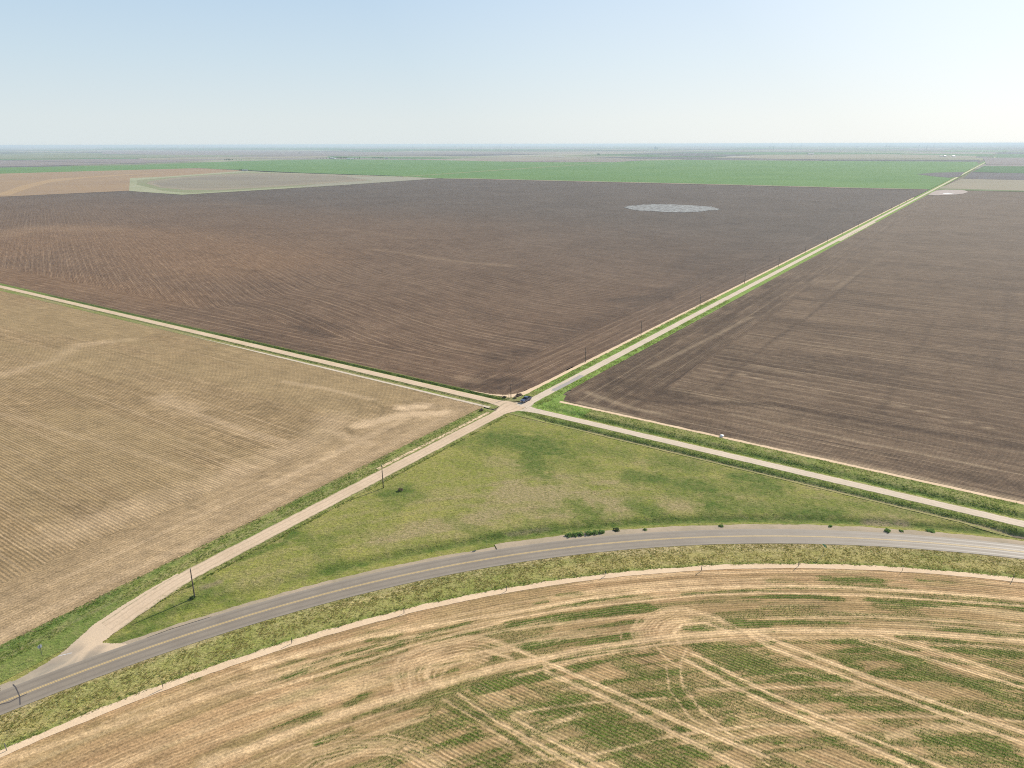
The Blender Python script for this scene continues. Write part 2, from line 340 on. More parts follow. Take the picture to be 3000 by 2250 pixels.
# ---- field A: tilled, north-west of the crossroads
us = -steps(3.7, 1700, .8, 1.018, 9)[::-1]; vs = steps(6.6, 1690, .8, 1.018, 9)
U, V_ = np.meshgrid(us, vs, indexing='ij'); X, Y = XY(U + V_ * .0052 * ss(-60, -3, U), V_)
corner = [P(-23, 6), P(-14, 7.2), P(-8, 10), P(-5, 14.5), P(-4.3, 22), P(-4.2, 60), P(20, 60), P(20, 0), P(-23, 0)]
dk = strokes(X, Y, [(GL([(1380, 1130), (1440, 1118), (1500, 1112), (1530, 1122), (1500, 1135), (1440, 1138)]), 5., .85),
    (GL([(1450, 1045), (1530, 1030)]), 9, .7), (GL([(870, 957), (905, 968), (960, 985)]), 4, .8), (GL([(640, 780), (690, 788), (740, 795)]), 6, .7), (GL([(560, 735), (650, 748)]), 5, .5), (GL([(770, 825), (815, 832)]), 4, .5), (GL([(1000, 690), (1050, 700)]), 5, .3), (GL([(1390, 1125), (1420, 1090), (1500, 1085)]), 4, .5), (GL([(1400, 1000), (1520, 985), (1600, 960)]), 8, .3),
    (GL([(560, 870), (800, 905), (1000, 960)]), 5, .38), (GL([(250, 860), (520, 905), (820, 985)]), 3.5, .3), (GL([(700, 985), (950, 1030)]), 5, .55),
    (GL([(1600, 1000), (1700, 960), (1850, 900), (2000, 835), (2150, 770)]), 9, .5), (GL([(1820, 880), (1930, 870)]), 9, .8),
    (GL([(2000, 790), (2100, 745), (2250, 690), (2400, 640), (2550, 580)]), 18, .5), (GL([(2050, 830), (2160, 790), (2300, 730)]), 10, .4),
    (GL([(1380, 905), (1450, 935)]), 8, .35), (GL([(1700, 715), (1830, 728), (2000, 735)]), 10, .25), (GL([(370, 628), (520, 690), (640, 730)]), 3, .5), (GL([(420, 640), (580, 700)]), 2, .35),
    (GL([(1230, 560), (1300, 600)]), 10, .2)], .7, .5)
pl = strokes(X, Y, [(GL([(650, 598), (700, 601), (780, 603)]), 14, .35), (GL([(620, 600), (680, 597)]), 8, .45), (GL([(0, 690), (120, 668), (300, 672)]), 30, .35), (GL([(120, 580), (250, 575), (330, 573)]), 8, .4),
    (GL([(1100, 730), (1330, 765), (1500, 780)]), 4, .45), (GL([(1000, 670), (1200, 697)]), 5, .3), (GL([(1330, 612), (1560, 622)]), 5, .25), (GL([(1560, 655), (1800, 680)]), 5, .35),
    (GL([(2140, 635), (2360, 552)]), 5, .16), (GL([(2000, 568), (2100, 550)]), 6, .18), (GL([(2030, 690), (2100, 692)]), 4, .3), (GL([(1840, 698), (1890, 702)]), 6, .35), (GL([(1350, 1105), (1400, 1118)]), 3, .3)], .8, .4)
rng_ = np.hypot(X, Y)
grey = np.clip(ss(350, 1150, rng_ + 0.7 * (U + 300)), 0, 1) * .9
orn = strokes(X, Y, [(GL([(-100, 740), (0, 720), (150, 680), (420, 700), (700, 770)]), 70, .7), (GL([(-50, 800), (200, 830), (500, 880)]), 25, .5)], .95, .5)
UF = np.clip(U, -1700, 0); fu = -.44 * np.where(UF < -260, -(UF + 260) + 100, 100 * ss(-60, -260, UF))
rr = V_ + fu; ll = U; e1 = (U > -33 + 3 * (fbm(V_ * .05, U * 0, 3, 4) - .5)); e2 = (V_ < 40 + 6 * (fbm(U * .03, V_ * 0, 3, 4) - .5)) & (U < -60)
rowcA = np.where(e1, U, np.where(e2, V_, rr)); loncA = np.where(e1, V_, np.where(e2, U, ll))
mask = ~inpoly(X, Y, corner)
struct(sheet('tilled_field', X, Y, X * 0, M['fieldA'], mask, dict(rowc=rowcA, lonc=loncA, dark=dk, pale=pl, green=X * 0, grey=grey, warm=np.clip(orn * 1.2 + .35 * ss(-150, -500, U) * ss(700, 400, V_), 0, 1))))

# ---- field B: tilled, north-east
us = steps(9.8, 1500, .8, 1.018, 9); vs = steps(15.2, 1690, .8, 1.018, 9)
U, V_ = np.meshgrid(us, vs, indexing='ij'); X, Y = XY(U + V_ * .005 * ss(60, 0, U), V_)
dk = strokes(X, Y, [(GL([(2605, 731), (2384, 917), (2271, 993), (2090, 1143)]), 1.0, .8), (GL([(2560, 745), (2370, 895), (2240, 985), (2060, 1130)]), .6, .35),
    (GL([(2760, 900), (2741, 939), (2705, 1012), (2646, 1079), (2610, 1170), (2570, 1224)]), .9, .4), (GL([(2735, 920), (2700, 1000), (2625, 1079), (2590, 1170), (2550, 1224)]), .7, .35),
    (GL([(2955, 840), (2949, 867), (2940, 985), (2904, 1070), (2886, 1170), (2872, 1225)]), .9, .4), (GL([(2975, 840), (2955, 985), (2930, 1070), (2910, 1150)]), .6, .3),
    (GL([(1750, 1140), (1900, 1175), (2000, 1180), (2271, 1185), (2588, 1243), (3000, 1310)]), 2.2, .75), (GL([(2080, 1130), (2400, 1190), (2700, 1235)]), 2.2, .35),
    (GL([(1790, 1110), (1880, 1140), (1990, 1160)]), 7, .8), (GL([(1950, 1060), (2050, 1010), (2150, 960), (2260, 900)]), 4, .6), (GL([(1880, 1100), (2000, 1040), (2120, 990)]), 2.5, .55), (GL([(1660, 1165), (1760, 1195), (1860, 1210)]), 3, .6), (GL([(2100, 1000), (2150, 1020)]), 5, .5), (GL([(2100, 930), (2200, 960), (2300, 960)]), 9, .35), (GL([(2130, 900), (2300, 880)]), 5, .35),
    (GL([(2500, 1110), (2660, 1130), (2800, 1150)]), 4, .45), (GL([(1780, 1215), (1880, 1205)]), 3, .3), (GL([(1850, 1060), (1950, 1010)]), 5, .4), (GL([(2350, 760), (2450, 720)]), 8, .3)], .8, .6)
pl = strokes(X, Y, [(GL([(1720, 1150), (1850, 1195), (1950, 1215)]), 1.5, .4), (GL([(2150, 1090), (2300, 1130), (2600, 1180), (2900, 1255)]), .6, .5), (GL([(2200, 1070), (2350, 1100)]), 1.2, .35),
    (GL([(1700, 1180), (2000, 1260), (2500, 1360), (3000, 1470)]), 1.6, .5), (GL([(2330, 830), (2480, 820)]), 3, .2), (GL([(2440, 850), (2600, 740)]), 2, .2), (GL([(1900, 1080), (2060, 1000), (2200, 930)]), 1.2, .35), (GL([(2150, 1215), (2500, 1290), (2900, 1370)]), 1.2, .35)], .9, .5)
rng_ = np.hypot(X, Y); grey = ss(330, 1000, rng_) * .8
dk = np.maximum(dk, .62 * ss(46, 40, U) * ss(.42, .58, fbm(U * .09, V_ * .03, 4, 8)) * ss(900, 300, V_))
dk = np.maximum(dk, .5 * ss(.52, .64, fbm(U * .012, V_ * .07, 5, 28)))
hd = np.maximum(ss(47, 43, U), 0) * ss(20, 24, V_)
struct(sheet('tilled_field', X, Y, X * 0, M['fieldB'], ~inpoly(X, Y, [P(8, 14), P(19, 14.6), P(14.5, 17.6), P(12.2, 21), P(10.8, 30), P(8, 34)]), dict(hd=hd, dark=dk, pale=pl, green=X * 0, grey=grey)))

# ---- field C: stubble, south-west
us = -steps(6.6, 620, .45, 1.011, 5)[::-1]; vs = -steps(4.8, 560, .45, 1.011, 5)[::-1]
U, V_ = np.meshgrid(us, vs, indexing='ij'); X, Y = XY(U, V_)
pale = strokes(X, Y, [(GL([(990, 1225), (930, 1290), (800, 1340), (640, 1410), (420, 1480), (200, 1560)]), 7, .34), (GL([(1180, 1195), (1240, 1190)]), 3.5, .95), (GL([(1060, 1245), (1180, 1215), (1300, 1210)]), 4, .75), (GL([(950, 1260), (1080, 1300)]), 3, .5),
    (GL([(1230, 1200), (1100, 1270), (960, 1340), (800, 1420)]), 2.6, .45), (GL([(0, 1100), (160, 1055), (230, 1010), (380, 995)]), 4, .32), (GL([(470, 1165), (560, 1200)]), 5, .3), (GL([(560, 1210), (800, 1290), (930, 1310)]), 2, .3),
    (GL([(830, 1118), (960, 1140), (1090, 1170)]), 1.6, .5), (GL([(0, 1210), (300, 1300), (600, 1390)]), 1.2, .25), (GL([(1350, 1200), (1250, 1250), (1100, 1325), (900, 1420), (600, 1580), (300, 1710), (0, 1860)]), 2.2, .4)], .8, .6)
dark = strokes(X, Y, [(GL([(1090, 1175), (1120, 1195), (1125, 1215), (1095, 1230)]), .7, .7), (GL([(1040, 1170), (1055, 1190), (1050, 1215), (1010, 1230)]), .6, .6), (GL([(1015, 1255), (1033, 1270), (1030, 1290)]), .6, .7), (GL([(985, 1250), (1010, 1280), (1000, 1300)]), .5, .5),
    (GL([(160, 1300), (185, 1320), (185, 1350), (120, 1395)]), .5, .6), (GL([(145, 1320), (158, 1345), (130, 1375)]), .4, .5), (GL([(540, 1460), (558, 1480), (550, 1495)]), .5, .6), (GL([(1200, 1180), (1300, 1195), (1370, 1195)]), 2.5, .4),
    (GL([(60, 1440), (250, 1500), (400, 1450)]), 4, .3), (GL([(750, 1190), (900, 1230), (960, 1290)]), 5, .3), (GL([(1380, 1205), (1340, 1235), (1240, 1283), (1120, 1343), (1020, 1388), (900, 1447), (750, 1528), (587, 1596)]), 1.0, .45),
    (GL([(0, 1030), (300, 1110), (700, 1230)]), 1.2, .25), (GL([(0, 1260), (400, 1370)]), 1.5, .3)], .8, .5)
gr = ss(.42, .62, fbm(U * .010, V_ * .05, 4, 3)) * .45 * ss(-20, -50, U) * ss(60, 300, -U + 220)
edge = U + 7.2
hd = ss(-40, -28, U + 6 * (fbm(V_ * .05, U * .0, 3, 4) - .5)) ; hd = np.maximum(hd, 0)
pale = np.maximum(pale, .22 * ss(-48, -18, U) )
mask = (ROADD(X, Y) > 3.0) & ~((V_ > -8) & (U > -7.4))
struct(sheet('stubble_field', X, Y, hgt(X, Y) * 0, M['fieldC'], mask, dict(hd=hd, dark=dark, pale=pale, green=gr)))

# ---- field D: sandy field inside the bend, with the young crop in patches
gpx = '''854,1975,1170,1884,17,.9|931,1988,1184,1907,13,.8|1080,1877,1170,1853,14,.8|1243,1862,1365,1830,14,.85|1252,1884,1396,1848,9,.75|1380,1833,1396,1836,8,.5|1021,2060,1066,2038,16,.5|809,2128,931,2097,16,.5|1039,2106,1184,2047,8,.55|1225,2070,1283,2051,12,.6|1252,1993,1333,1961,12,.5|1446,1929,1491,1934,13,.55|1392,2020,1500,1993,20,1|1410,2025,1500,2020,12,.9|1374,1985,1410,1985,8,.6|1243,2187,1383,2146,34,1|1329,2241,1455,2210,34,.95|1143,2245,1180,2225,16,.8|1197,2155,1261,2133,12,.6|931,2178,1021,2146,14,.6|750,2210,900,2160,12,.4|1581,1789,1893,1751,11,1|1500,1825,1898,1776,17,1|1560,1800,1880,1764,9,.9|1640,1745,1700,1740,10,.5|1570,1765,1600,1760,9,.5|2002,1737,2250,1730,7,.9|2079,1753,2250,1749,9,.9|1550,1902,1721,1880,20,.75|1744,1871,1834,1866,20,.9|1700,1840,1880,1817,8,.5|2002,1841,2088,1839,14,.75|2151,1823,2250,1832,18,.95|2092,1830,2160,1843,9,.6|1636,1925,1862,1889,6,.8|1600,1940,1850,1905,5,.7|1694,1957,1780,1948,24,.95|1816,1934,1920,1920,16,.7|1500,1993,1613,1988,30,.8|1680,1993,1726,2011,12,.7|1771,2002,1853,1997,16,.75|1825,2033,1997,2015,24,1|1850,2045,2000,2030,10,.8|1930,1975,1997,1975,16,.6|2052,1907,2250,1898,24,.9|2106,1950,2151,1957,18,.6|1581,2079,1685,2065,24,.95|1744,2128,1893,2119,38,1|1790,2047,1834,2060,10,.9|1993,2052,2133,2092,26,.9|2192,2002,2250,1988,16,.7|1907,2097,2033,2151,13,.9|2006,2196,2101,2223,30,.95|1929,2241,2043,2246,20,.85|1527,2187,1590,2232,12,.6|1600,2200,1700,2225,14,.4|2422,1703,2566,1706,16,.95|2250,1703,2318,1703,7,.5|2250,1728,2648,1731,10,.95|2250,1748,2444,1746,11,.95|2557,1755,3000,1789,15,1|2743,1746,3000,1767,7,.9|2693,1694,2869,1706,10,.6|2250,1825,2499,1825,16,.8|2521,1830,2702,1837,12,.45|2716,1839,3000,1862,16,.85|2634,1866,3000,1889,12,.9|2485,1893,2680,1925,28,.95|2304,1889,2408,1893,12,.8|2747,1898,3000,1920,24,.85|2869,1920,3000,1952,24,.5|2250,1993,2476,1993,22,.9|2480,1939,2521,1952,14,.7|2566,1970,3000,2015,20,.8|2422,2024,2566,2024,8,.7|2490,2056,2725,2083,36,.95|2250,2024,2386,2056,14,.6|2350,2092,2431,2106,12,.7|2707,2151,2928,2196,28,1|2282,2187,2363,2219,18,.9|2566,2178,2747,2250,14,.8|2883,2074,3000,2088,20,.5|2520,2160,2660,2180,16,.5|2940,2200,3000,2225,12,.8|2050,2150,2200,2160,20,.4|560,1990,580,1985,8,.4|2300,1960,2420,1965,8,.6|1900,2060,1980,2070,10,.5|2100,2010,2200,2030,16,.7|2200,2090,2300,2100,20,.4'''
greens = []
for q in gpx.split('|'):
    x1, y1, x2, y2, hp, st = [float(t) for t in q.split(',')]
    a, b = G(x1, y1), G(x2, y2); m = G((x1 + x2) / 2, (y1 + y2) / 2); m2 = G((x1 + x2) / 2, (y1 + y2) / 2 - hp)
    hw = abs(ROADD(*m2) - ROADD(*m)) * 1.05
    pts = [a * (1 - t) + b * t for t in np.linspace(0, 1, 6)]
    if ROADD(*a) > -46:                         # follow the curve of the rows
        t1, t2 = [math.atan2(*(z - RC)[::-1]) for z in (a, b)]; d1, d2 = ROADD(*a), ROADD(*b)
        pts = [RC + (RR + d1 * (1 - t) + d2 * t) * np.array([math.cos(t1 * (1 - t) + t2 * t), math.sin(t1 * (1 - t) + t2 * t)]) for t in np.linspace(0, 1, 9)]
    greens.append((pts, hw, st))
tpx = '''.7,.9:750,1954,1003,1884,1247,1834,1500,1794,1726,1753,1907,1730,2088,1720,2250,1716,2476,1720,2702,1733,3000,1755
.45,.8:750,2029,976,1966,1202,1893,1440,1830,1500,1812,1681,1782,1907,1758,2042,1744,2250,1736,2521,1744,2702,1755,3000,1776
1.0,.75:600,2230,750,2187,976,2097,1202,2033,1383,1979,1500,1947,1726,1902,1952,1866,2133,1853,2250,1848,2521,1848,2747,1859,3000,1877
.5,.5:1500,1985,1726,1925,1952,1885,2133,1872,2250,1867,2521,1870,2747,1885,3000,1905
.4,.5:400,2130,750,1978,1100,1886,1500,1812
.35,.45:300,2120,750,1940,1100,1855,1500,1768,1861,1712,2250,1694
.8,.6:0,2236,250,2150,750,1996,1000,1920
.5,.5:2250,1812,2566,1807,3000,1833
.5,.5:1500,1845,1700,1820,1900,1800
.35,.55:1500,2232,1726,2214,1952,2160,2088,2137,2250,2124,2431,2133
.35,.55:1500,2090,1720,2060,1950,2045
.35,.5:2040,2020,2430,2010,2540,2007,2440,2037,2600,2035
.3,.5:2400,2102,2600,2100,2780,2098,3000,2113
.45,.5:886,2214,1021,2178,1134,2174,1225,2196,1315,2250
.45,.4:960,2235,1060,2200,1134,2195,1200,2215,1270,2250
.55,.6:1165,2018,1152,1970,1170,1929,1247,1889,1360,1866,1428,1871,1500,1895,1590,1934,1604,1970,1789,2051,1952,2137,2178,2250
.5,.6:1200,2015,1200,1965,1230,1930,1300,1900
.5,.7:1274,2015,1247,1979,1261,1943,1338,1920,1428,1907,1500,1929
.3,.5:1300,2005,1290,1985,1310,1955,1380,1930
.55,.8:1500,1898,1590,1934,1658,1966,1816,2033,1997,2119,2250,2219
.7,.7:1604,1970,1789,2051,1952,2137,2178,2250
.6,.75:2011,1934,2133,2002,2250,2061,2453,2146,2679,2250
.5,.75:2033,1916,2250,2029,2476,2133,2770,2250
.6,.8:2178,1848,2250,1893,2499,1993,2702,2070,3000,2178
.6,.8:2200,1845,2259,1871,2521,1975,2747,2061,3000,2146
.6,.7:2521,1875,2702,1925,2883,1979,3000,2015
.5,.7:2480,1850,2566,1858,2747,1907,3000,1993
.5,.7:1500,2101,1636,2178,1771,2250
.5,.7:1470,2120,1500,2137,1699,2250
.4,.6:1342,2033,1500,2146,1600,2220
.4,.5:1300,2050,1400,2110,1500,2180
.45,.7:1880,1884,1871,1843,1898,1812,1952,1789,2011,1787,2088,1807,2178,1848,2250,1880
.4,.6:1860,1880,1852,1845,1870,1815
.4,.7:1943,1880,1934,1848,1961,1825,2020,1816
.3,.6:1960,1880,1950,1850,1972,1832
.5,.8:1990,1884,1975,1853,1997,1830,2065,1825,2133,1848
.3,.5:1820,1870,1815,1845
.25,.6:1907,1875,1952,1929,1993,1957,1997,1997,2042,2065,2133,2146,2250,2241
.25,.55:2011,1902,1993,1943,2002,2020,2065,2097
.25,.5:1952,1952,1961,2020,2020,2101,2061,2128
.4,.5:2100,1836,2155,1857
.4,.35:2250,1980,2330,1970,2400,1985
.3,.4:2000,2180,2250,2150,2500,2120
.5,.4:1650,2020,1750,2000
.9,.5:2600,2160,2750,2130,2900,2140
.6,.5:1560,2150,1700,2090'''
tracks = []
for line in tpx.split('\n'):
    a, b = line.split(':'); hw, st = [float(t) for t in a.split(',')]; q = [float(t) for t in b.split(',')]
    tracks.append((GL(list(zip(q[::2], q[1::2]))), hw * 1.0, st))
for (cx_, cy_), pl_, ks in (((1345, 1985), [(1165, 2018), (1152, 1970), (1170, 1929), (1247, 1889), (1360, 1866), (1428, 1871), (1500, 1893)], (.93, .86, .78, .70, .62, .54, .46, .38)),
                            ((2040, 1855), [(1880, 1890), (1871, 1843), (1898, 1812), (1952, 1789), (2011, 1787), (2088, 1807), (2150, 1838)], (1.12, 1.06, .94, .88, .82, .74, .66, .58, .50, .42)),
                            ((1120, 2290), [(850, 2240), (886, 2214), (1021, 2178), (1134, 2174), (1225, 2196), (1315, 2245)], (1.1, 1.2, .92, .84, .76, .68))):
    for kk in ks: tracks.append((GL([(cx_ + (a - cx_) * kk, cy_ + (b - cy_) * kk) for a, b in pl_]), .16, .6))
ang = np.arange(R(62), R(143), .24 / 215); dq = -np.concatenate([np.arange(13.2, 82, .21), np.arange(82, 140, .6)])
AN, D_ = np.meshgrid(ang, dq, indexing='ij'); X = RC[0] + (RR + D_) * np.cos(AN); Y = RC[1] + (RR + D_) * np.sin(AN)
U, V_ = UV(X, Y); S = AN * 215
wnD = (fbm(S * .16, D_ * .9, 5, 21) - .5) * 2.6
g1 = strokes(X, Y, [(a, h_ * .80, c_) for a, h_, c_ in greens], .5, .9, 21, wnD); g0 = strokes(X, Y, [(a, h_ * 1.7, c_) for a, h_, c_ in greens], .7, .9, 21, wnD)
gm = np.maximum(g1, g0 * .42)
sn = fbm(S * .05, D_ * .33, 5, 31); arcs = (D_ > -41 - 34 * ss(-5, -45, X)).astype(float)
sn = np.where(arcs > .5, sn, fbm(U * .05, V_ * .28, 5, 37))
rowc_ = np.where(arcs > .5, D_, V_); lonc_ = np.where(arcs > .5, S, U)
sn2 = fbm(S * .045 + 3, D_ * .55, 5, 131)
base = .45 * ss(.54, .66, sn2) * ss(-38, -46, D_) * ss(-70, -10, X) + ss(.44, .66, sn) * .55 * ss(-16, -26, D_) * (1 - .65 * ss(-10, -75, X)) + ss(-38, -50, D_) * (.16 + .30 * ss(.40, .60, fbm(S * .02, D_ * .12, 4, 88))) * ss(-60, 0, X)
base = np.maximum(base, .22 * ss(-13.6, -15.5, D_) * ss(.45, .6, fbm(S * .03, D_ * .1, 4, 77)))
gm = np.clip(np.maximum(gm * (0.30 + 1.3 * fbm(rowc_ * .9, lonc_ * .30, 4, 2)) * (.35 + 1.3 * ss(.36, .60, fbm(S * .05, D_ * .75, 4, 102))), base), 0, 1)
tk = strokes(X, Y, tracks, .9, .5, 33) * (.55 + .75 * fbm(X * .6, Y * .6, 3, 35))
gm = gm * (1 - .85 * np.clip(tk * 1.25, 0, 1))
sandy = ss(.55, .68, fbm(S * .03 + 40, D_ * .5, 4, 51)) * .45 * arcs
dkk = ss(.48, .66, fbm(S * .025 + 9, D_ * .6, 4, 57)) * .5 * np.maximum(arcs, .5)
rowc = np.where(arcs > .5, D_, V_); lonc = np.where(arcs > .5, S, U)
fur = np.sin(rowc * 2 * math.pi / .78) * .010
zz = fur + .03 * (fbm(X * .5, Y * .5, 3, 3) - .5) + .05 * gm * fbm(X * 2, Y * 2, 2, 8)
zz -= tk * .03
struct(sheet('sandy_field', X, Y, hgt(X, Y) * 0 + zz, M['fieldD'], None, dict(rowc=rowc, lonc=lonc, green=gm, pale=np.clip(np.maximum(tk, sandy), 0, 1), dark=dkk * (1 - tk))))
Dgrid = (X, Y, zz, gm, D_)

# ---- meadow triangle
us = np.arange(3.2, 215, .36); vs = np.arange(-190, -5.5, .36)
U, V_ = np.meshgrid(us, vs, indexing='ij'); X, Y = XY(U, V_); D_ = ROADD(X, Y)
lush = strokes(X, Y, [(GL([(1455, 1285), (1530, 1297), (1570, 1297)]), 8, 1.), (GL([(1430, 1305), (1500, 1310)]), 3, .7), (GL([(1548, 1290), (1560, 1330), (1575, 1370)]), 5, .95), (GL([(1500, 1270), (1520, 1280)]), 4, .7),
    (GL([(1720, 1310), (1830, 1330)]), 5, .6), (GL([(1640, 1355), (1690, 1370)]), 5, .5), (GL([(1940, 1345), (2030, 1370)]), 6, .7), (GL([(1860, 1395), (1920, 1400)]), 4, .6), (GL([(2150, 1430), (2260, 1440)]), 5, .7),
    (GL([(1690, 1480), (1740, 1510), (1730, 1530)]), 4, .8), (GL([(2100, 1480), (2300, 1490), (2450, 1500)]), 5, .7), (GL([(2020, 1420), (2080, 1430)]), 4, .6), (GL([(1860, 1470), (1900, 1495)]), 4, .5),
    (GL([(1120, 1445), (1180, 1440), (1190, 1425)]), 2.2, .8), (GL([(2160, 1395), (2220, 1400)]), 3, .6), (GL([(1330, 1300), (1380, 1290)]), 2, .5), (GL([(1000, 1560), (1050, 1545)]), 3, .35),
    (GL([(400, 1830), (520, 1775), (600, 1740)]), 2.2, .8), (GL([(350, 1880), (440, 1835)]), 3, .9), (GL([(860, 1560), (830, 1590), (700, 1640)]), 1.4, .8), (GL([(2250, 1450), (2500, 1480), (2750, 1510), (2900, 1530)]), 3, .5)], .9, .8)
ditch = band(D_, 10.2, 1.9) * ss(10, 40, U) * (.6 + .4 * ss(30, 60, U))
lush = np.maximum(lush, np.clip(ditch * 1.3, 0, 1))
dry = strokes(X, Y, [(GL([(1500, 1440), (1650, 1455), (1820, 1480)]), 6, .95), (GL([(1560, 1490), (1780, 1520)]), 5, .8), (GL([(1200, 1555), (1330, 1535), (1450, 1510)]), 3.2, .95), (GL([(1100, 1580), (1230, 1560)]), 2.4, .8),
    (GL([(1960, 1480), (2080, 1485)]), 4, .9), (GL([(1570, 1390), (1660, 1400)]), 4, .7), (GL([(1460, 1350), (1530, 1370)]), 4, .6), (GL([(1450, 1500), (1600, 1470)]), 5, .6), (GL([(1700, 1400), (1850, 1420)]), 3, .5),
    (GL([(650, 1720), (800, 1700)]), 2, .4), (GL([(2100, 1450), (2200, 1470)]), 4, .5), (GL([(1250, 1460), (1350, 1450)]), 4, .35)], .9, .7)
dry = np.maximum(dry, .5 * band(D_, 14.5, 1.6) * ss(.4, .6, fbm(U * .05, V_ * .05, 3, 6)))
dry = dry * (1 - lush)
bare = strokes(X, Y, [(GL([(1490, 1560), (1600, 1545)]), .9, .5), (GL([(2550, 1527), (2600, 1528)]), 1.8, .9), (GL([(2630, 1528), (2650, 1530)]), 1.6, .9), (GL([(600, 1720), (640, 1705)]), 1.0, .7), (GL([(1530, 1225), (1600, 1238)]), .5, .6)], .8, .6)
yel = ss(.5, .7, fbm(U * .03, V_ * .03, 3, 12))
zz = -.02 - .10 * fbm(X * .8, Y * .8, 4, 4) * ss(0, 3, U - 3)
tri = (D_ > 4.6)
pt = fbm(U * .05, V_ * .07, 4, 112); lush = np.clip(lush + .5 * ss(.56, .68, pt), 0, 1); dry = np.clip(dry + .5 * ss(.50, .38, pt) * ss(.42, .58, fbm(U * .12, V_ * .16, 4, 114)) * ss(45, 20, np.abs(D_ - 32)) * ss(20, 60, U) + .30 * ss(.55, .75, np.sin(D_ * 1.05 + fbm(U * .03, V_ * .03, 2, 9) * 3) * .5 + .5) * ss(12, 18, D_) * ss(60, 40, D_), 0, 1) * (1 - lush)
MEAD = (lush, dry)
struct(sheet('meadow', X, Y, hgt(X, Y) + zz, M['meadow'], tri, dict(lush=lush, dry=dry, bare=bare)))

# ---- verges of the dirt roads
def gattr(l=0., dr=0., b=0., seed=3, sc=.12):
    def f(x, y, T, q):
        n = fbm(x * sc, y * sc, 4, seed)
        return dict(lush=np.clip(l * ss(.3, .6, n) + 0 * x, 0, 1), dry=np.clip(dr * ss(.35, .65, fbm(x * sc * 2, y * sc * 2, 3, seed + 4)), 0, 1), bare=np.clip(b * ss(.45, .6, fbm(x * sc * 3, y * sc * 3, 3, seed + 8)), 0, 1))
    return f
ue = np.concatenate([np.arange(5, 130, .5), np.arange(130, 330, 1.2)])
uw = -np.concatenate([np.arange(3.0, 120, .5), np.arange(120, 640, 2)])[::-1]
vn_ = np.concatenate([np.arange(6, 250, .6), np.arange(250, 900, 2.5), np.arange(900, 6500, 12)])
vsw = np.arange(-172, -3, .4)
def eatt(x, y, T, q):
    return dict(lush=np.clip(band(q, 7.2, 1.4) * .95 + .3 * ss(.5, .6, fbm(T * .08, q * .3, 3, 2)), 0, 1), dry=.35 * ss(.45, .6, fbm(x * .2, y * .2, 3, 3)) * (1 - band(q, 7.2, 1.6)), bare=.45 * band(q, 6.8, .8) * ss(.5, .6, fbm(T * .15, q * .2, 3, 5)))
struct(uvstrip('verge', 'u', 15.6, 3.5, ue, M['verge'], .03, .45, .2, 22, 3, attr=eatt))
def satt(x, y, T, q):
    return dict(lush=np.clip(.5 * band(q, -3.0, .9) + .3, 0, 1), dry=.6 * ss(-5.5, -6.2, q), bare=np.clip(.95 * band(q, -4.9, .75) * ss(20, 45, T), 0, 1))
k = N('dark ditch earth', .9, .1); M['ditch'] = None
struct(uvstrip('verge', 'u', .4, -6.9, ue, M['verge'], .03, .1, .35, 16, 5, attr=satt))
struct(uvstrip('verge', 'u', 2.8, 7.3, uw, M['verge'], .03, .1, .35, 10, 7, attr=lambda x, y, T, q: dict(lush=np.clip(.4 + .7 * band(q, 5.4, 1.0), 0, 1), dry=.5 * ss(4.4, 3.6, q), bare=0 * q)))
struct(uvstrip('verge', 'u', -6.2, -.8, uw, M['verge'], .03, .5, .1, 10, 9, attr=lambda x, y, T, q: dict(lush=.35 + 0 * q, dry=.7 * ss(.35, .55, fbm(T * .03, q * .2, 3, 9)), bare=.35 * ss(.4, .6, fbm(T * .1, q * .5, 3, 19)))))
vnn = vn_[vn_ > 13]
struct(uvstrip('verge', 'v', lambda t: ncen(t) - 7.0, lambda t: ncen(t) - 1.8, vnn, M['brightverge'], .03, .35, .15, 8, 11, attr=gattr(.4, .25, 0)))
struct(uvstrip('verge', 'v', lambda t: ncen(t) + 1.9, lambda t: ncen(t) + 6.2 + 1.5 * ss(30, 18, t), vn_, M['brightverge'], .031, .15, .45, 8, 13, attr=gattr(.3, .25, 0)))
def swatt(x, y, T, q):
    d = ROADD(x, y)
    l = np.clip(.12 + .6 * band(q, -6.8, 1.0) * ss(.35, .55, fbm(T * .1, q * .2, 3, 21)) + .5 * ss(-148, -160, T), 0, 1)
    return dict(lush=l, dry=np.clip(.75 * band(q, -7.6, 1.0) * ss(.3, .55, fbm(T * .12, q * .3, 3, 25)) + .35 * band(q, -4, 1.2), 0, 1) * (1 - l * .5), bare=.3 * band(q, -3.4, .6))
us = np.arange(-8.6, 4.6, .33); vs = np.arange(-232, -7.0, .33); U, V_ = np.meshgrid(us, vs, indexing='ij')
U = np.where(U < -8.0, -8.0 + .9 * (fbm(V_ * .3, V_ * 0, 4, 61) - .6), U)
X, Y = XY(U, V_)
struct(sheet('verge', X, Y, hgt(X, Y) + .03, M['verge'], ROADD(X, Y) > 4.4, swatt(X, Y, V_, U)))
struct(uvstrip('verge', 'v', 3.0, 5.2, np.arange(-155, -9, .4), M['verge'], .035, .1, .5, 5, 15, attr=gattr(.08, .5, .1)))
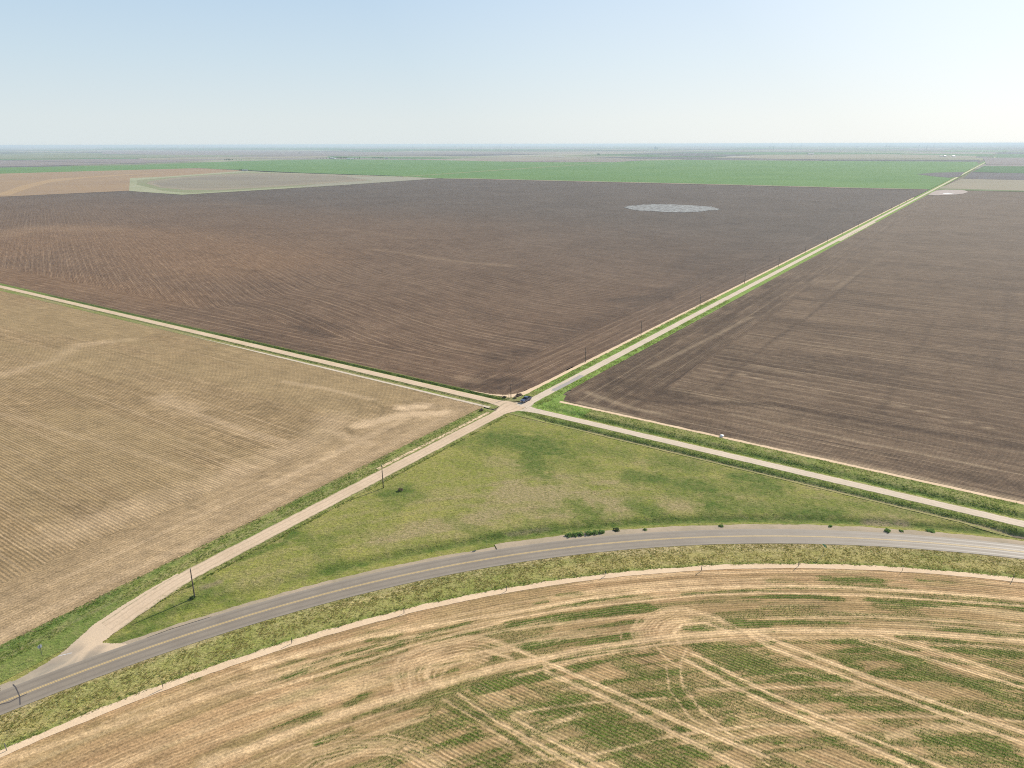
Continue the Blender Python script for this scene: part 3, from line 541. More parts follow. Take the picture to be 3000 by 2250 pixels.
# corner tip of grass at the crossroads
tip = GL([(1552, 1184), (1575, 1168), (1610, 1148), (1660, 1130), (1700, 1160), (1800, 1200), (1760, 1225), (1640, 1205), (1590, 1197)])
us = np.arange(4, 50, .3); vs = np.arange(2, 30, .3); U, V_ = np.meshgrid(us, vs, indexing='ij'); X, Y = XY(U, V_)
m = inpoly(X, Y, [P(5.2, 5.6), P(6.2, 9), P(6.4, 24), P(13, 24), P(15.5, 17.5), P(30, 16.2), P(30, 4.2), P(9, 4.0)]) 
struct(sheet('verge', X, Y, hgt(X, Y) + .045, M['brightverge'], m, dict(lush=.45 * ss(.4, .6, fbm(X * .3, Y * .3, 3, 5)), dry=.3 * ss(.4, .6, fbm(X * .4, Y * .4, 3, 6)), bare=X * 0)))
# north-west corner tip
m = inpoly(X, Y, [P(0, 0)] * 3)
us = np.arange(-8, 4, .25); vs = np.arange(3, 24, .25); U, V_ = np.meshgrid(us, vs, indexing='ij'); X, Y = XY(U, V_)
m = inpoly(X, Y, [P(-8, 4.0), P(-2, 4.8), P(1.2, 7.6), P(2.3, 11), P(2.3, 22), P(-1.2, 22), P(-1.6, 14), P(-3.5, 10.5), P(-8, 7.8)])
struct(sheet('verge', X, Y, hgt(X, Y) + .05, M['verge'], m, dict(lush=.5 * ss(.35, .6, fbm(X * .3, Y * .3, 3, 5)), dry=.8 * ss(12, 7, V_), bare=.4 * ss(9, 6, V_))))

# ---- pale sand edges
struct(uvstrip('sand_edge', 'u', 16.9, 15.2, ue[ue > 14], M['sand'], .05, .35, .3, 3, 23))
struct(uvstrip('sand_edge', 'v', lambda t: ncen(t) - 8.6, lambda t: ncen(t) - 6.5, vn_[(vn_ > 15) & (vn_ < 1400)], M['sand'], .052, .15, .4, 3, 25))
struct(uvstrip('sand_edge', 'u', lambda t: -5.4 - .8 * ss(-232, -120, t), lambda t: -5.4 + .8 * ss(-232, -120, t), uw[(uw > -232) & (uw < -5)], M['gravel'], .05, .2, .2, 5, 27))
struct(uvstrip('sand_edge', 'v', -3.3, -1.9, np.arange(-72, -9.5, .5), M['sand'], .055, .2, .2, 3, 29))
us = np.arange(-34, 0, .25); vs = np.arange(5.5, 30, .25); U, V_ = np.meshgrid(us, vs, indexing='ij'); X, Y = XY(U, V_)
m = inpoly(X, Y, [P(-30, 6.4), P(-14, 6.9), P(-5, 8.5), P(-2.2, 12), P(-1.6, 18), P(-2.4, 28), P(-4.4, 28), P(-4.6, 20), P(-5.6, 15), P(-8.6, 10.6), P(-14.5, 7.9), P(-23, 7.2)])
struct(sheet('sand_edge', X, Y, hgt(X, Y) + .06, M['sand'], m, dict(lat=X * 0 + .5)))
arcstrip_s = arcstrip('sand_edge', -14.95, -13.0, 60, 145, .4, M['sand'], .05, .25, .55, 5, 31); struct(arcstrip_s)

# ---- straw-coloured verge south of the paved road, shoulder north of it
def vatt(x, y):
    d = ROADD(x, y); s = np.arctan2(y - RC[1], x - RC[0]) * 215
    lu = np.clip(.95 * band(d, -12.9, 1.0) * (.5 + .5 * ss(.3, .5, fbm(s * .08, d * .2, 3, 71))) + .5 * ss(.55, .68, fbm(s * .03, d * .15, 4, 73)), 0, 1)
    return dict(lush=lu * .8, dry=np.clip(.85 * ss(-8.5, -4.5, d) * ss(.3, .6, fbm(s * .1, d * .4, 3, 75)) + .25, 0, 1) * (1 - lu), bare=.35 * band(d, -4, .5))
struct(arcstrip('verge', -13.9, -3.3, 60, 145, .45, M['strawverge'], .03, .35, .1, 26, 33, vatt))
struct(arcstrip('road_shoulder', 3.3, 6.4, 60, 106, .4, M['shoulder'], .05, .1, .9, 8, 35, pal=.2))
JA = math.degrees(math.atan2(*(G(372, 1890) - RC)[::-1]))
struct(arcstrip('road_shoulder', 3.3, 5.0, 106, JA + .8, .4, M['shoulder'], .05, .1, .5, 8, 37))
JB = math.degrees(math.atan2(*(G(40, 2030) - RC)[::-1]))
struct(arcstrip('road_shoulder', 3.3, 5.8, JB, 145, .4, M['shoulder'], .05, .1, .3, 8, 39))

# ---- roads
struct(arcstrip('paved_road', -3.7, 3.65, 60, 145, .8, M['asphalt'], .09, .08, .10, 15, 41))
for d0 in (-.22, .10): struct(arcstrip('centre_line', d0, d0 + .13, 60, 145, .8, M['yellow'], .105, 0, 0, 2))
def pline(name, pts, hw, mat, z, rag=.0):
    V = []; n = len(pts); pts = [np.asarray(p_) for p_ in pts]
    for i, p_ in enumerate(pts):
        t = pts[min(i + 1, n - 1)] - pts[max(i - 1, 0)]; t = t / np.linalg.norm(t); nr = np.array([-t[1], t[0]]) * hw
        for q in (p_ + nr, p_ - nr): V.append((q[0], q[1], float(hgt(np.array([q[0]]), np.array([q[1]]))[0]) + z))
    F = [(2 * i + 1, 2 * i + 3, 2 * i + 2, 2 * i) for i in range(n - 1)]
    return raw_mesh(name, V, F, mat)
struct(pline('road_crack', GL([(39, 2008), (47, 2017), (54, 2032), (59, 2044), (60, 2068)]), .09, M['tar'], .108))
struct(pline('road_crack', GL([(0, 2067), (30, 2060), (52, 2048), (80, 2036)]), .11, M['tar'], .1065))
struct(pline('road_crack', GL([(378, 1891), (430, 1872), (497, 1847), (620, 1809)][1:]), .06, M['tar'], .107))
fan = GL([(560, 1695), (479, 1744), (407, 1803), (325, 1862), (300, 1882), (375, 1888), (420, 1878), (300, 1950), (100, 2010), (0, 2035), (0, 2014), (54, 1990), (104, 1961), (167, 1923), (203, 1893), (271, 1832), (350, 1780), (420, 1736), (520, 1680)])
us = np.arange(-30, 22, .2); vs = np.arange(-205, -128, .2); U, V_ = np.meshgrid(us, vs, indexing='ij'); X, Y = XY(U, V_)
jx, jy = X + .5 * (fbm(X * .6, Y * .6, 3, 3) - .5), Y + .5 * (fbm(X * .6, Y * .6, 3, 5) - .5)
dx = ROADD(X, Y)
pal_ = np.clip(ss(-176, -160, V_ + 6 * (fbm(X * .3, Y * .3, 3, 7) - .5)) + .5 * strokes(X, Y, [(GL([(225, 1960), (240, 1925), (270, 1890), (330, 1850), (400, 1800)]), .7, 1), (GL([(110, 1990), (200, 1945), (260, 1890)]), .4, .7), (GL([(290, 1895), (350, 1890), (400, 1882)]), 1.6, 1), (GL([(180, 1965), (300, 1930), (420, 1885)]), .5, .7)], .6, .4) + .35 * ss(5, 9, dx), 0, 1)
drk = strokes(X, Y, [(GL([(318, 1825), (330, 1818)]), .5, .5), (GL([(120, 1960), (230, 1900)]), 1.2, .35), (GL([(250, 1940), (290, 1900)]), 1.2, .5)], .7, .4)
struct(sheet('road_junction', X, Y, hgt(X, Y) + .075, M['apron'], inpoly(jx, jy, fan) & (dx > 3.0), dict(pale=pal_, dark=drk)))
struct(pline('stop_line', GL([(170, 1923), (190, 1918), (211, 1913)]), .14, M['whiteline'], .09))
# the dirt roads
struct(uvstrip('dirt_road', 'u', lambda t: 1.7 + 2.15 + 1.6 * ss(12, 3, t), lambda t: 1.7 - 2.15 - 2.2 * ss(16, 3, t), np.concatenate([np.arange(0, 140, .5), np.arange(140, 330, 1.2)]), M['gravel'], .07, .22, .22, 9, 43))
struct(uvstrip('dirt_road', 'u', lambda t: 1.2 + 2.3 + 1.4 * ss(-10, -2, t), lambda t: 1.2 - 2.3 - 1.2 * ss(-12, -2, t), np.concatenate([-np.arange(0, 120, .5)[::-1] + 2.5, ]), M['dirt'], .074, .22, .25, 9, 45))
struct(uvstrip('dirt_road', 'u', 3.4, -1.2, uw[uw < -116], M['dirt'], .07, .22, .22, 7, 47))
struct(uvstrip('dirt_road', 'v', lambda t: ncen(t) - 2.2 - .6 * ss(12, 4, t), lambda t: ncen(t) + 2.25 + 1.2 * ss(11, 4, t), np.concatenate([[1, 2, 3, 4, 5], vn_]), M['gravel'], .078, .2, .25, 9, 49))
swc = lambda t: 4.6 * ss(-140, -170, t)
struct(uvstrip('dirt_road', 'v', lambda t: -1.25 - 2.0 * ss(-9, 0, t) + swc(t) - .5 * ss(-140, -158, t), lambda t: 3.85 + 2.8 * ss(-9, 0, t) + swc(t) * .8 + .6 * ss(-140, -158, t), np.arange(-163, 3, .4), M['dirt'], .082, .25, .25, 9, 51))
struct(uvstrip('road_patch', 'v', lambda t: ncen(t) - .2, lambda t: ncen(t) + 2.2, np.arange(26, 52, .5), flat('bluish gravel', (.40, .355, .31), .9, .1, 0, .2, .4), .09, .35, .1, 5, 53))
struct(uvstrip('gravel_turnout', 'v', lambda t: ncen(t) + 2.3, lambda t: ncen(t) + 4.6, np.arange(620, 860, 4), M['gravel'], .09, 1, 1, 4, 55))

# ================================================================= FAR FIELDS
def far_mat(name, a, b, row=None, rot=0):
    k = N(name, .97, .05); p = k.pos(); n1 = k.noise(p, .004, 5, .6, .5); q = k.mapv(p, (.0015, .03, 1), R(34) + rot)
    n2 = k.noise(q, 1, 4, .6); n3 = k.noise(p, .25, 3, .7)
    c = k.mix(k.rng(n1, .35, .65), a, b); c = k.mix(k.rng(n2, .4, .7, 0, .45), c, tuple(x * .75 for x in a)); c = k.mix(k.rng(n3, .3, .7, 0, .3), c, b)
    return k.out(c)
def patch(name, pts, z, mat, world=False):
    pts = pts if world else GL(pts); me = bpy.data.meshes.new(name)
    a = sum(pts[i][0] * pts[(i + 1) % len(pts)][1] - pts[(i + 1) % len(pts)][0] * pts[i][1] for i in range(len(pts)))
    if a < 0: pts = pts[::-1]
    me.from_pydata([(p_[0], p_[1], z) for p_ in pts], [], [list(range(len(pts)))]); me.materials.append(mat)
    o = bpy.data.objects.new(name, me); COL.objects.link(o); o['kind'] = 'structure'; return o
GREEN = far_mat('young wheat', (.115, .225, .062), (.155, .265, .075)); GREEN2 = far_mat('dark young wheat', (.07, .155, .05), (.10, .18, .06))
LILAC = far_mat('fallow field', (.24, .195, .175), (.30, .25, .215)); TAN = far_mat('dry stubble', (.36, .30, .21), (.30, .27, .18)); GREY = far_mat('bare dark field', (.13, .115, .11), (.17, .15, .14))
ORNG = far_mat('orange stubble', (.40, .27, .15), (.34, .235, .145)); PALE = far_mat('pale fallow', (.36, .30, .20), (.30, .25, .18)); STRAW = far_mat('pale straw', (.42, .40, .25), (.33, .34, .19)); SALT = far_mat('salt crust', (.62, .60, .54), (.40, .37, .33)); SALT2 = far_mat('bright salt', (.85, .82, .76), (.8, .77, .7))
RIM = far_mat('rim sand', (.38, .30, .20), (.33, .27, .18))
# neighbours of the dark field
patch('wheat_field', [(-1500, 570), (0, 509), (389, 498), (583, 492.6), (687, 497.5), (900, 508), (1000, 511), (1180, 517), (1298, 523), (1384, 523.6), (1678, 530.7), (2000, 538), (2497, 550.6), (2723, 555.2), (2822, 506), (2868, 481.5), (2862, 474), (2271, 470.3), (2000, 468.5), (1880, 470.5), (1800, 475), (1640, 475.5), (1500, 474), (1250, 468.5), (960, 466.8), (800, 469.5), (700, 472), (389, 484), (0, 491), (-1500, 536)], .30, GREEN)
patch('orange_field', [(-600, 610), (0, 577), (361, 560), (378, 559), (381, 522), (480, 518), (716, 501), (687, 497.8), (583, 492.6), (389, 498), (0, 509), (-600, 528)], .36, ORNG)
patch('orange_streak', [(-20, 574), (60, 545), (150, 525), (350, 512), (520, 503), (400, 512), (250, 522), (150, 534), (90, 550), (30, 572)], .42, far_mat('sandy orange', (.47, .31, .16), (.42, .29, .16)))
patch('fallow_field', [(378, 560), (381, 522), (480, 518), (716, 500.5), (770, 504), (1000, 512), (1180, 517.5), (1290, 523), (1000, 543.2), (533, 571)], .40, STRAW)
patch('fallow_field', [(400, 541), (402, 528), (490, 520.5), (716, 504), (800, 506.5), (1000, 514), (1170, 519), (1240, 522), (1000, 539), (560, 566), (480, 560)], .46, far_mat('green fallow', (.26, .28, .14), (.30, .29, .17)))
def ring(cx, cy, rx, ry, n=40, ph=0): return [(cx + rx * math.cos(2 * math.pi * i / n), cy + ry * math.sin(2 * math.pi * i / n)) for i in range(n)]
patch('crop_circle', [(428, 538), (440, 531), (500, 522), (600, 514), (720, 508), (860, 508.5), (1060, 515), (1150, 520), (1060, 531), (800, 548), (640, 557.5), (540, 557), (470, 550)], .52, PALE)
patch('crop_circle', [(448, 538), (470, 531), (540, 522), (640, 516), (740, 512), (860, 512), (1000, 516), (1090, 521), (1000, 530), (760, 546), (620, 553), (540, 552), (475, 546)], .58, far_mat('crop circle soil', (.26, .22, .165), (.32, .28, .19)))
patch('sand_edge', [(1298, 523.8), (1384, 523.2), (1678, 530.3), (2000, 537.6), (2497, 550.2), (2716, 554.6), (2716, 556), (2497, 551.8), (2000, 539.2), (1678, 532), (1384, 524.8), (1298, 525)], .50, RIM)
patch('sand_edge', [(1010, 517), (1165, 519.5), (1290, 523), (1160, 532), (1000, 543), (860, 550), (930, 540), (1090, 529)], .60, far_mat('pale headland', (.38, .35, .25), (.33, .31, .22)))
patch('farm_track', [(1180, 517.2), (1450, 498.5), (1650, 485.5), (1760, 478), (1765, 479), (1650, 487), (1450, 500.3), (1185, 518.6)], .50, far_mat('wheat track', (.24, .28, .11), (.26, .28, .12)))
patch('ditch_line', [(550, 492.9), (687, 498.0), (900, 508.0), (1180, 517.0), (1180, 516.0), (900, 507.0), (687, 497.0)], .66, far_mat('dark hedge line', (.07, .10, .06), (.09, .11, .06)))
patch('striped_field', [(1470, 472.8), (1700, 468), (1760, 462.5), (1895, 468.5), (1800, 475.5), (1640, 474.5)], .5, LILAC)
for i in range(13):
    t = i / 13.; x0 = 1640 + 200 * t; patch('pale_strip', [(x0, 474.6 - 1 * t), (x0 + 5, 474.6 - 1 * t), (x0 + 62 - 30 * t, 463.5 + 3 * t), (x0 + 58 - 30 * t, 463.5 + 3 * t)], .56, TAN)
patch('dark_wet_patch', [(2684, 510.5), (2740, 506), (2826, 504.5), (2812, 518), (2780, 521), (2735, 517)], .5, GREY)
# salt flats
c0 = [(1826, 608), (1840, 604), (1870, 601), (1910, 599), (1960, 599), (2010, 601), (2050, 603.5), (2085, 606), (2103, 611), (2112, 613.5), (2095, 616), (2075, 617.5), (2040, 621), (2005, 623), (1960, 621.5), (1900, 619), (1860, 615.5)]
k = N('cracked salt crust', .9, .1); p = k.pos(); n1 = k.noise(k.mapv(p, (1, 1, 1)), .12, 5, .75); n2 = k.noise(p, .03, 3, .6)
SC = k.out(k.mix(k.rng(n1, .42, .58), (.15, .135, .12), k.mix(n2, (.44, .44, .40), (.33, .34, .315))))
c0 = GL(c0); c1 = []
for i in range(len(c0)):
    for t in np.linspace(0, 1, 8)[:-1]:
        q = c0[i] * (1 - t) + c0[(i + 1) % len(c0)] * t; c1.append(q + np.random.default_rng(i * 9 + int(t * 7)).normal(size=2) * [1.5, 1.6])
patch('salt_flat', c1, .30, SC, True)
patch('salt_flat', [(2719, 571.5), (2730, 564), (2744, 558.5), (2770, 556.5), (2818, 556.8), (2832, 560), (2836, 563.5), (2822, 568), (2800, 570.5), (2746, 573.2)], .45, far_mat('pink salt', (.52, .43, .37), (.45, .37, .31)))
patch('salt_crust', [(2762, 566.5), (2780, 565.8), (2795, 567.5), (2775, 569.5), (2764, 569)], .52, SALT2)
# east of the north road
patch('stubble_field', [(2744, 556.3), (2756, 549), (2819, 524), (3000, 528), (4200, 552), (4200, 600), (3000, 561.3), (2841, 558.2)], .35, TAN)
patch('verge', [(2744, 557), (2752, 552.5), (2900, 556), (3000, 559), (3000, 562), (2841, 559)], .42, far_mat('green margin', (.17, .21, .09), (.20, .22, .10)))
patch('bare_field', [(2822, 523.5), (2846, 504.5), (3000, 508), (4200, 530), (4200, 551), (3000, 528)], .35, GREY)
patch('wheat_field', [(2849, 504), (2882, 486), (3000, 487.5), (4200, 500), (4200, 530), (3000, 508)], .35, GREEN2)
# the far patchwork of mile squares
rs = random.Random(11); pal = [(.24, .20, .18), (.28, .235, .205), (.33, .28, .21), (.10, .175, .06), (.12, .20, .075), (.14, .125, .12), (.30, .29, .18), (.20, .22, .12), (.21, .175, .16), (.36, .33, .24)]
V = []; F = []; Cc = []
ML = 1640.
for j in range(-8, 34):
    for i in range(-30, 30):
        u0, v0 = i * ML, 1680 + j * ML
        xm, ym = XY(u0 + ML / 2, v0 + ML / 2)
        if ym < 2600 or abs(xm) > ym * .95 + 3000 or ym > 52000: continue
        nx, ny = rs.choice([(1, 1), (2, 1), (1, 2), (2, 2), (2, 2), (1, 3), (3, 1)])
        for a in range(nx):
            for b in range(ny):
                ua, ub = u0 + ML * a / nx + 8, u0 + ML * (a + 1) / nx - 8; va, vb = v0 + ML * b / ny + 8, v0 + ML * (b + 1) / ny - 8
                cc = rs.choice(pal); z = -.2 + .02 * rs.random(); n0 = len(V)
                for q in ((ua, va), (ub, va), (ub, vb), (ua, vb)): V.append((*P(*q), z)); Cc.append([x * rs.uniform(.97, 1.03) for x in cc])
                F.append((n0, n0 + 1, n0 + 2, n0 + 3))
k = N('far farmland', .97, .05); p = k.pos(); n1 = k.noise(p, .0035, 5, .65)
hs = k.n('HueSaturation'); k.put(hs.inputs['Color'], k.acol('tone')); k.put(hs.inputs['Value'], k.rng(n1, .3, .7, .85, 1.15)); M['far'] = k.out(hs.outputs[0])
struct(raw_mesh('farmland', V, F, M['far'], None, False, dict(tone=np.array(Cc))))
FF = [([(-900, 505), (0, 488), (290, 482), (700, 466), (600, 463), (0, 469)], LILAC), ([(0, 470), (430, 481), (430, 479.5), (0, 468.5)], GREY),
      ([(430, 468.5), (960, 461.5), (960, 457), (400, 463)], TAN), ([(0, 466), (700, 459), (700, 453), (0, 455)], far_mat('thin green', (.22, .25, .13), (.25, .25, .15))),
      ([(300, 442), (1500, 446), (1500, 450), (900, 457), (300, 452)], LILAC), ([(1900, 466.5), (2400, 467), (2350, 461.5), (1700, 459)], GREY), ([(2090, 462), (2200, 453.5), (2600, 452), (2860, 457), (2860, 463), (2300, 466)], TAN),
      ([(2270, 469), (2870, 471.5), (2870, 468), (2400, 467)], GREY), ([(1980, 452), (2260, 453), (2130, 458.5), (1960, 457.5)], GREY), ([(2770, 440.5), (2960, 440), (2940, 444.5), (2760, 444)], far_mat('lime field', (.22, .30, .13), (.2, .28, .12))),
      ([(1000, 436), (1700, 438), (1900, 441), (1000, 441)], GREEN2), ([(300, 433), (1000, 434), (1000, 439), (300, 438)], GREEN2), ([(2880, 462), (3300, 463), (3300, 485), (2890, 483)], LILAC)]
for i, (q, m_) in enumerate(FF): patch('distant_field', q, .2 + .07 * i, m_)
patch('distant_water', [(2125, 459.2), (2215, 458.4), (2170, 460.4), (2130, 460.4)], 1.2, SALT)
patch('distant_water', [(1608, 459.3), (1655, 459.0), (1655, 459.9), (1608, 460.0)], 1.25, SALT)

# ================================================================= GRASS, WEEDS AND CROP (uncountable)
rg = np.random.default_rng(4)
def tufts(name, x, y, z, size, hgt_, cols, mat, label, cat, nb=5, lean=.9):
    n = len(x); a0 = rg.uniform(0, 2 * np.pi, n); V = np.zeros((n, nb, 3, 3), np.float32); C = np.zeros((n, nb, 3, 3), np.float32)
    for b in range(nb):
        a = a0 + b * 2 * np.pi / nb + rg.uniform(-.4, .4, n); r0 = size * .16; l = size * rg.uniform(.35, .6, n) * lean; hh = hgt_ * rg.uniform(.6, 1.1, n)
        ca, sa = np.cos(a), np.sin(a); wd = size * rg.uniform(.16, .30, n)
        V[:, b, 0] = np.stack([x + ca * r0 - sa * wd, y + sa * r0 + ca * wd, z - .03], -1)
        V[:, b, 1] = np.stack([x + ca * r0 + sa * wd, y + sa * r0 - ca * wd, z - .03], -1)
        V[:, b, 2] = np.stack([x + ca * l, y + sa * l, z + hh], -1)
        C[:, b, :] = cols[:, None, :] * rg.uniform(.85, 1.15, (n, 1, 1))
    V = V.reshape(-1, 3); F = np.arange(len(V)).reshape(-1, 3)
    return stuff(raw_mesh(name, V, F, mat, None, False, dict(tone=C.reshape(-1, 3))), label, cat)
def leafy(name):
    k = N(name, .85, .1); c = k.acol('tone'); k.out(c); tr_ = k.n('BsdfTranslucent'); k.put(tr_.inputs[0], c); ms = k.n('MixShader'); ms.inputs[0].default_value = .55
    k.t.links.new(k.b.outputs[0], ms.inputs[1]); k.t.links.new(tr_.outputs[0], ms.inputs[2]); k.t.links.new(ms.outputs[0], k.t.nodes['Material Output'].inputs[0]); return k.m
M['blade'] = leafy('grass blades')
OL = np.array([[.33, .31, .085], [.42, .36, .12], [.52, .42, .20], [.24, .27, .07], [.16, .25, .05], [.60, .48, .26], [.42, .36, .11]])
def pick(n, wts, pal_=OL): 
    wts = np.array(wts, float); return pal_[rg.choice(len(pal_), n, p=wts / wts.sum())] * rg.uniform(.8, 1.2, (n, 1))
# clumps on the straw verge
n = 42000; an = rg.uniform(R(64), R(141), n); d = rg.uniform(-13.3, -3.9, n); x = RC[0] + (RR + d) * np.cos(an); y = RC[1] + (RR + d) * np.sin(an)
kp = fbm(x * .5, y * .5, 3, 91) > .25 + .4 * rg.random(n); x, y, d = x[kp], y[kp], d[kp]; n = len(x)
cols = np.where((d < -12.1 + .8 * rg.normal(size=n))[:, None] & (rg.random(n) < .8)[:, None], pick(n, [1, 0, 0, 3, 4, 0, 0]), pick(n, [4, 4, 2.2, 2, .8, .8, 4]))
tufts('verge_grass', x, y, hgt(x, y) + .03, rg.uniform(.25, .5, n), rg.uniform(.06, .18, n), cols, M['blade'], 'clumpy olive and straw grass between the paved road and the sandy field', 'grass')
# clumps over the meadow
n = 60000; u = rg.uniform(4.5, 200, n); v = rg.uniform(-178, -6.5, n); x, y = XY(u, v); d = ROADD(x, y)
kp = (d > 6) & (u * .0 + fbm(x * .25, y * .25, 4, 93) > .2 + .45 * rg.random(n)); x, y, d, u, v = x[kp], y[kp], d[kp], u[kp], v[kp]; n = len(x)
iu = np.clip(((u - 3.2) / .36).astype(int), 0, MEAD[0].shape[0] - 1); iv = np.clip(((v + 190) / .36).astype(int), 0, MEAD[0].shape[1] - 1); lu = MEAD[0][iu, iv]; dr = MEAD[1][iu, iv]
MP = np.array([[.27, .32, .07], [.35, .36, .10], [.43, .37, .16], [.19, .26, .05], [.12, .19, .035], [.50, .39, .22], [.33, .37, .08]])
cols = pick(n, [4, 4, 2, 1.4, .6, .6, 3], MP)
cols = np.where((lu > rg.random(n))[:, None], pick(n, [.6, 0, 0, 3, 4, 0, 0], MP), cols); cols = np.where((dr * .9 > rg.random(n))[:, None], pick(n, [0, .5, 2, 0, 0, 4, 0], MP), cols)
tufts('meadow_grass', x, y, hgt(x, y) - .10, rg.uniform(.3, .6, n), rg.uniform(.07, .18, n), cols, M['blade'], 'short clumpy green and tan grass covering the triangle between the three roads', 'grass', 4)
# weeds along the dirt roads
def along_u(n, u0, u1, v0, v1): return XY(rg.uniform(u0, u1, n), rg.uniform(v0, v1, n))
parts_ = [along_u(9000, -200, -4, 3.9, 6.7), along_u(3000, -200, -8, -3.2, -1.3), along_u(11000, 8, 170, 4.6, 15.3), along_u(4500, 8, 170, -4.2, -.8), along_u(10000, -8.3, -1.6, -205, -9), along_u(2500, 4, 6.0, -158, -9), along_u(9000, -1.9, 2.0, 14, 250), along_u(9000, 7, 10.8, 8, 250)]
x = np.concatenate([q[0] for q in parts_]); y = np.concatenate([q[1] for q in parts_]); u, v = UV(x, y)
kp = (fbm(x * .35, y * .35, 3, 97) > .25 + .4 * rg.random(len(x))) & ((ROADD(x, y) > 5) | (u > 8)) & ~inpoly(x, y, fan); x, y, u, v = x[kp], y[kp], u[kp], v[kp]; n = len(x)
dkw = ((u < -3) & (v > 3.5)) | ((u > 8) & (np.abs(v - 7.2) < 1.7)) | ((v < -10) & (np.abs(u + 6.8) < 1.3) & (fbm(v * .2, u * .2, 2, 4) > .45))
cols = pick(n, [3, 1.5, .6, 3, 2, .2, 1], MP); cols = np.where(dkw[:, None], pick(n, [2, 0, 0, 4, 2, 0, 0], MP), cols)
drw = (v < -10) & (u < -6.6) & (rg.random(n) < .55); cols = np.where(drw[:, None], pick(n, [0, .2, 1, 0, 0, 3, 0], MP), cols)
tufts('roadside_weeds', x, y, hgt(x, y) + .03, rg.uniform(.3, .65, n), rg.uniform(.06, .18, n) * np.where(dkw, 1.3, 1), cols * 1.12, M['blade'], 'low green weeds growing along both sides of the dirt roads', 'weeds')
# the crop in the sandy field
X, Y, zz, gm, D_ = Dgrid; fl = np.flatnonzero((gm.ravel() > .42) & (np.hypot(X, Y).ravel() < 215)); fl = rg.choice(fl, min(len(fl), 90000), replace=False)
x, y, z = X.ravel()[fl] + rg.uniform(-.1, .1, len(fl)), Y.ravel()[fl] + rg.uniform(-.1, .1, len(fl)), zz.ravel()[fl]; n = len(x)
tufts('young_crop', x, y, z, rg.uniform(.18, .34, n), rg.uniform(.08, .18, n), pick(n, [0, 0, 0, 2, 4, 0, .3], MP * np.array([.8, .85, .6])), M['blade'], 'patches of short dark green crop rows in the sandy field', 'crop', 3)
# scattered clods and residue on the stubble near the edge
n = 5000; u = -rg.uniform(6.8, 60, n); v = -rg.uniform(6, 200, n); x, y = XY(u, v); kp = ROADD(x, y) > 6; x, y, u, v = x[kp], y[kp], u[kp], v[kp]; n = len(x)
STC = np.array([[.40, .30, .17], [.26, .21, .10], [.16, .13, .07], [.50, .38, .24]])
tufts('stubble', x, y, x * 0, rg.uniform(.18, .38, n), rg.uniform(.04, .10, n), pick(n, [3, 3, 2, 2], STC), M['blade'], 'dry cut stubble in the tan field', 'stubble', 3)

# ================================================================= THINGS
def thing(name, label, cat, loc=(0, 0, 0), rz=0, group=None):
    o = bpy.data.objects.new(name, None); COL.objects.link(o); o.empty_display_size = .2
    o.location = loc; o.rotation_euler = (0, 0, rz); o['label'] = label; o['category'] = cat
    if group: o['group'] = group
    return o
def obj(name, bm, mat, parent=None, smooth=False):
    me = bpy.data.meshes.new(name); bm.to_mesh(me); bm.free(); me.materials.append(mat)
    if smooth: me.polygons.foreach_set('use_smooth', [True] * len(me.polygons))
    o = bpy.data.objects.new(name, me); COL.objects.link(o)
    if parent: o.parent = parent
    return o
def dup(root, loc, rz=None, label=None, scale=None):
    r = root.copy(); COL.objects.link(r); r.location = loc
    if rz is not None: r.rotation_euler = (root.rotation_euler[0], root.rotation_euler[1], rz)
    if label: r['label'] = label
    if scale: r.scale = scale
    for c in [q for q in bpy.data.objects if q.parent == root]:
        d = c.copy(); COL.objects.link(d); d.parent = r
        for g in [q for q in bpy.data.objects if q.parent == c]:
            e = g.copy(); COL.objects.link(e); e.parent = d
    return r
def box(bm, c, s, rz=0, bev=0):
    r = bmesh.ops.create_cube(bm, size=1); vs = r['verts']
    bmesh.ops.scale(bm, verts=vs, vec=s); 
    if rz: bmesh.ops.rotate(bm, verts=vs, matrix=Matrix.Rotation(rz, 3, 'Z'))
    bmesh.ops.translate(bm, verts=vs, vec=c); return vs
def cyl(bm, c, r0, r1, h, seg=12, axis='Z'):
    r = bmesh.ops.create_cone(bm, cap_ends=True, segments=seg, radius1=r0, radius2=r1, depth=h); vs = r['verts']
    if axis == 'X': bmesh.ops.rotate(bm, verts=vs, matrix=Matrix.Rotation(R(90), 3, 'Y'))
    if axis == 'Y': bmesh.ops.rotate(bm, verts=vs, matrix=Matrix.Rotation(R(90), 3, 'X'))
    bmesh.ops.translate(bm, verts=vs, vec=c); return vs
B = bmesh.new
def gz(x, y): return float(hgt(np.array([x]), np.array([y]))[0])
wood = flat('weathered pole wood', (.15, .115, .085), .9, .1, 0, .3, 1.2); postw = flat('old fence post wood', (.16, .125, .095), .9, .1, 0, .3, 4); steel = flat('galvanised steel', (.48, .49, .50), .45, .5, .7)
dsteel = flat('dark post steel', (.10, .10, .095), .6, .3); glassins = flat('insulator', (.35, .37, .36), .3, .5); tin = flat('transformer grey', (.42, .44, .45), .5, .4)

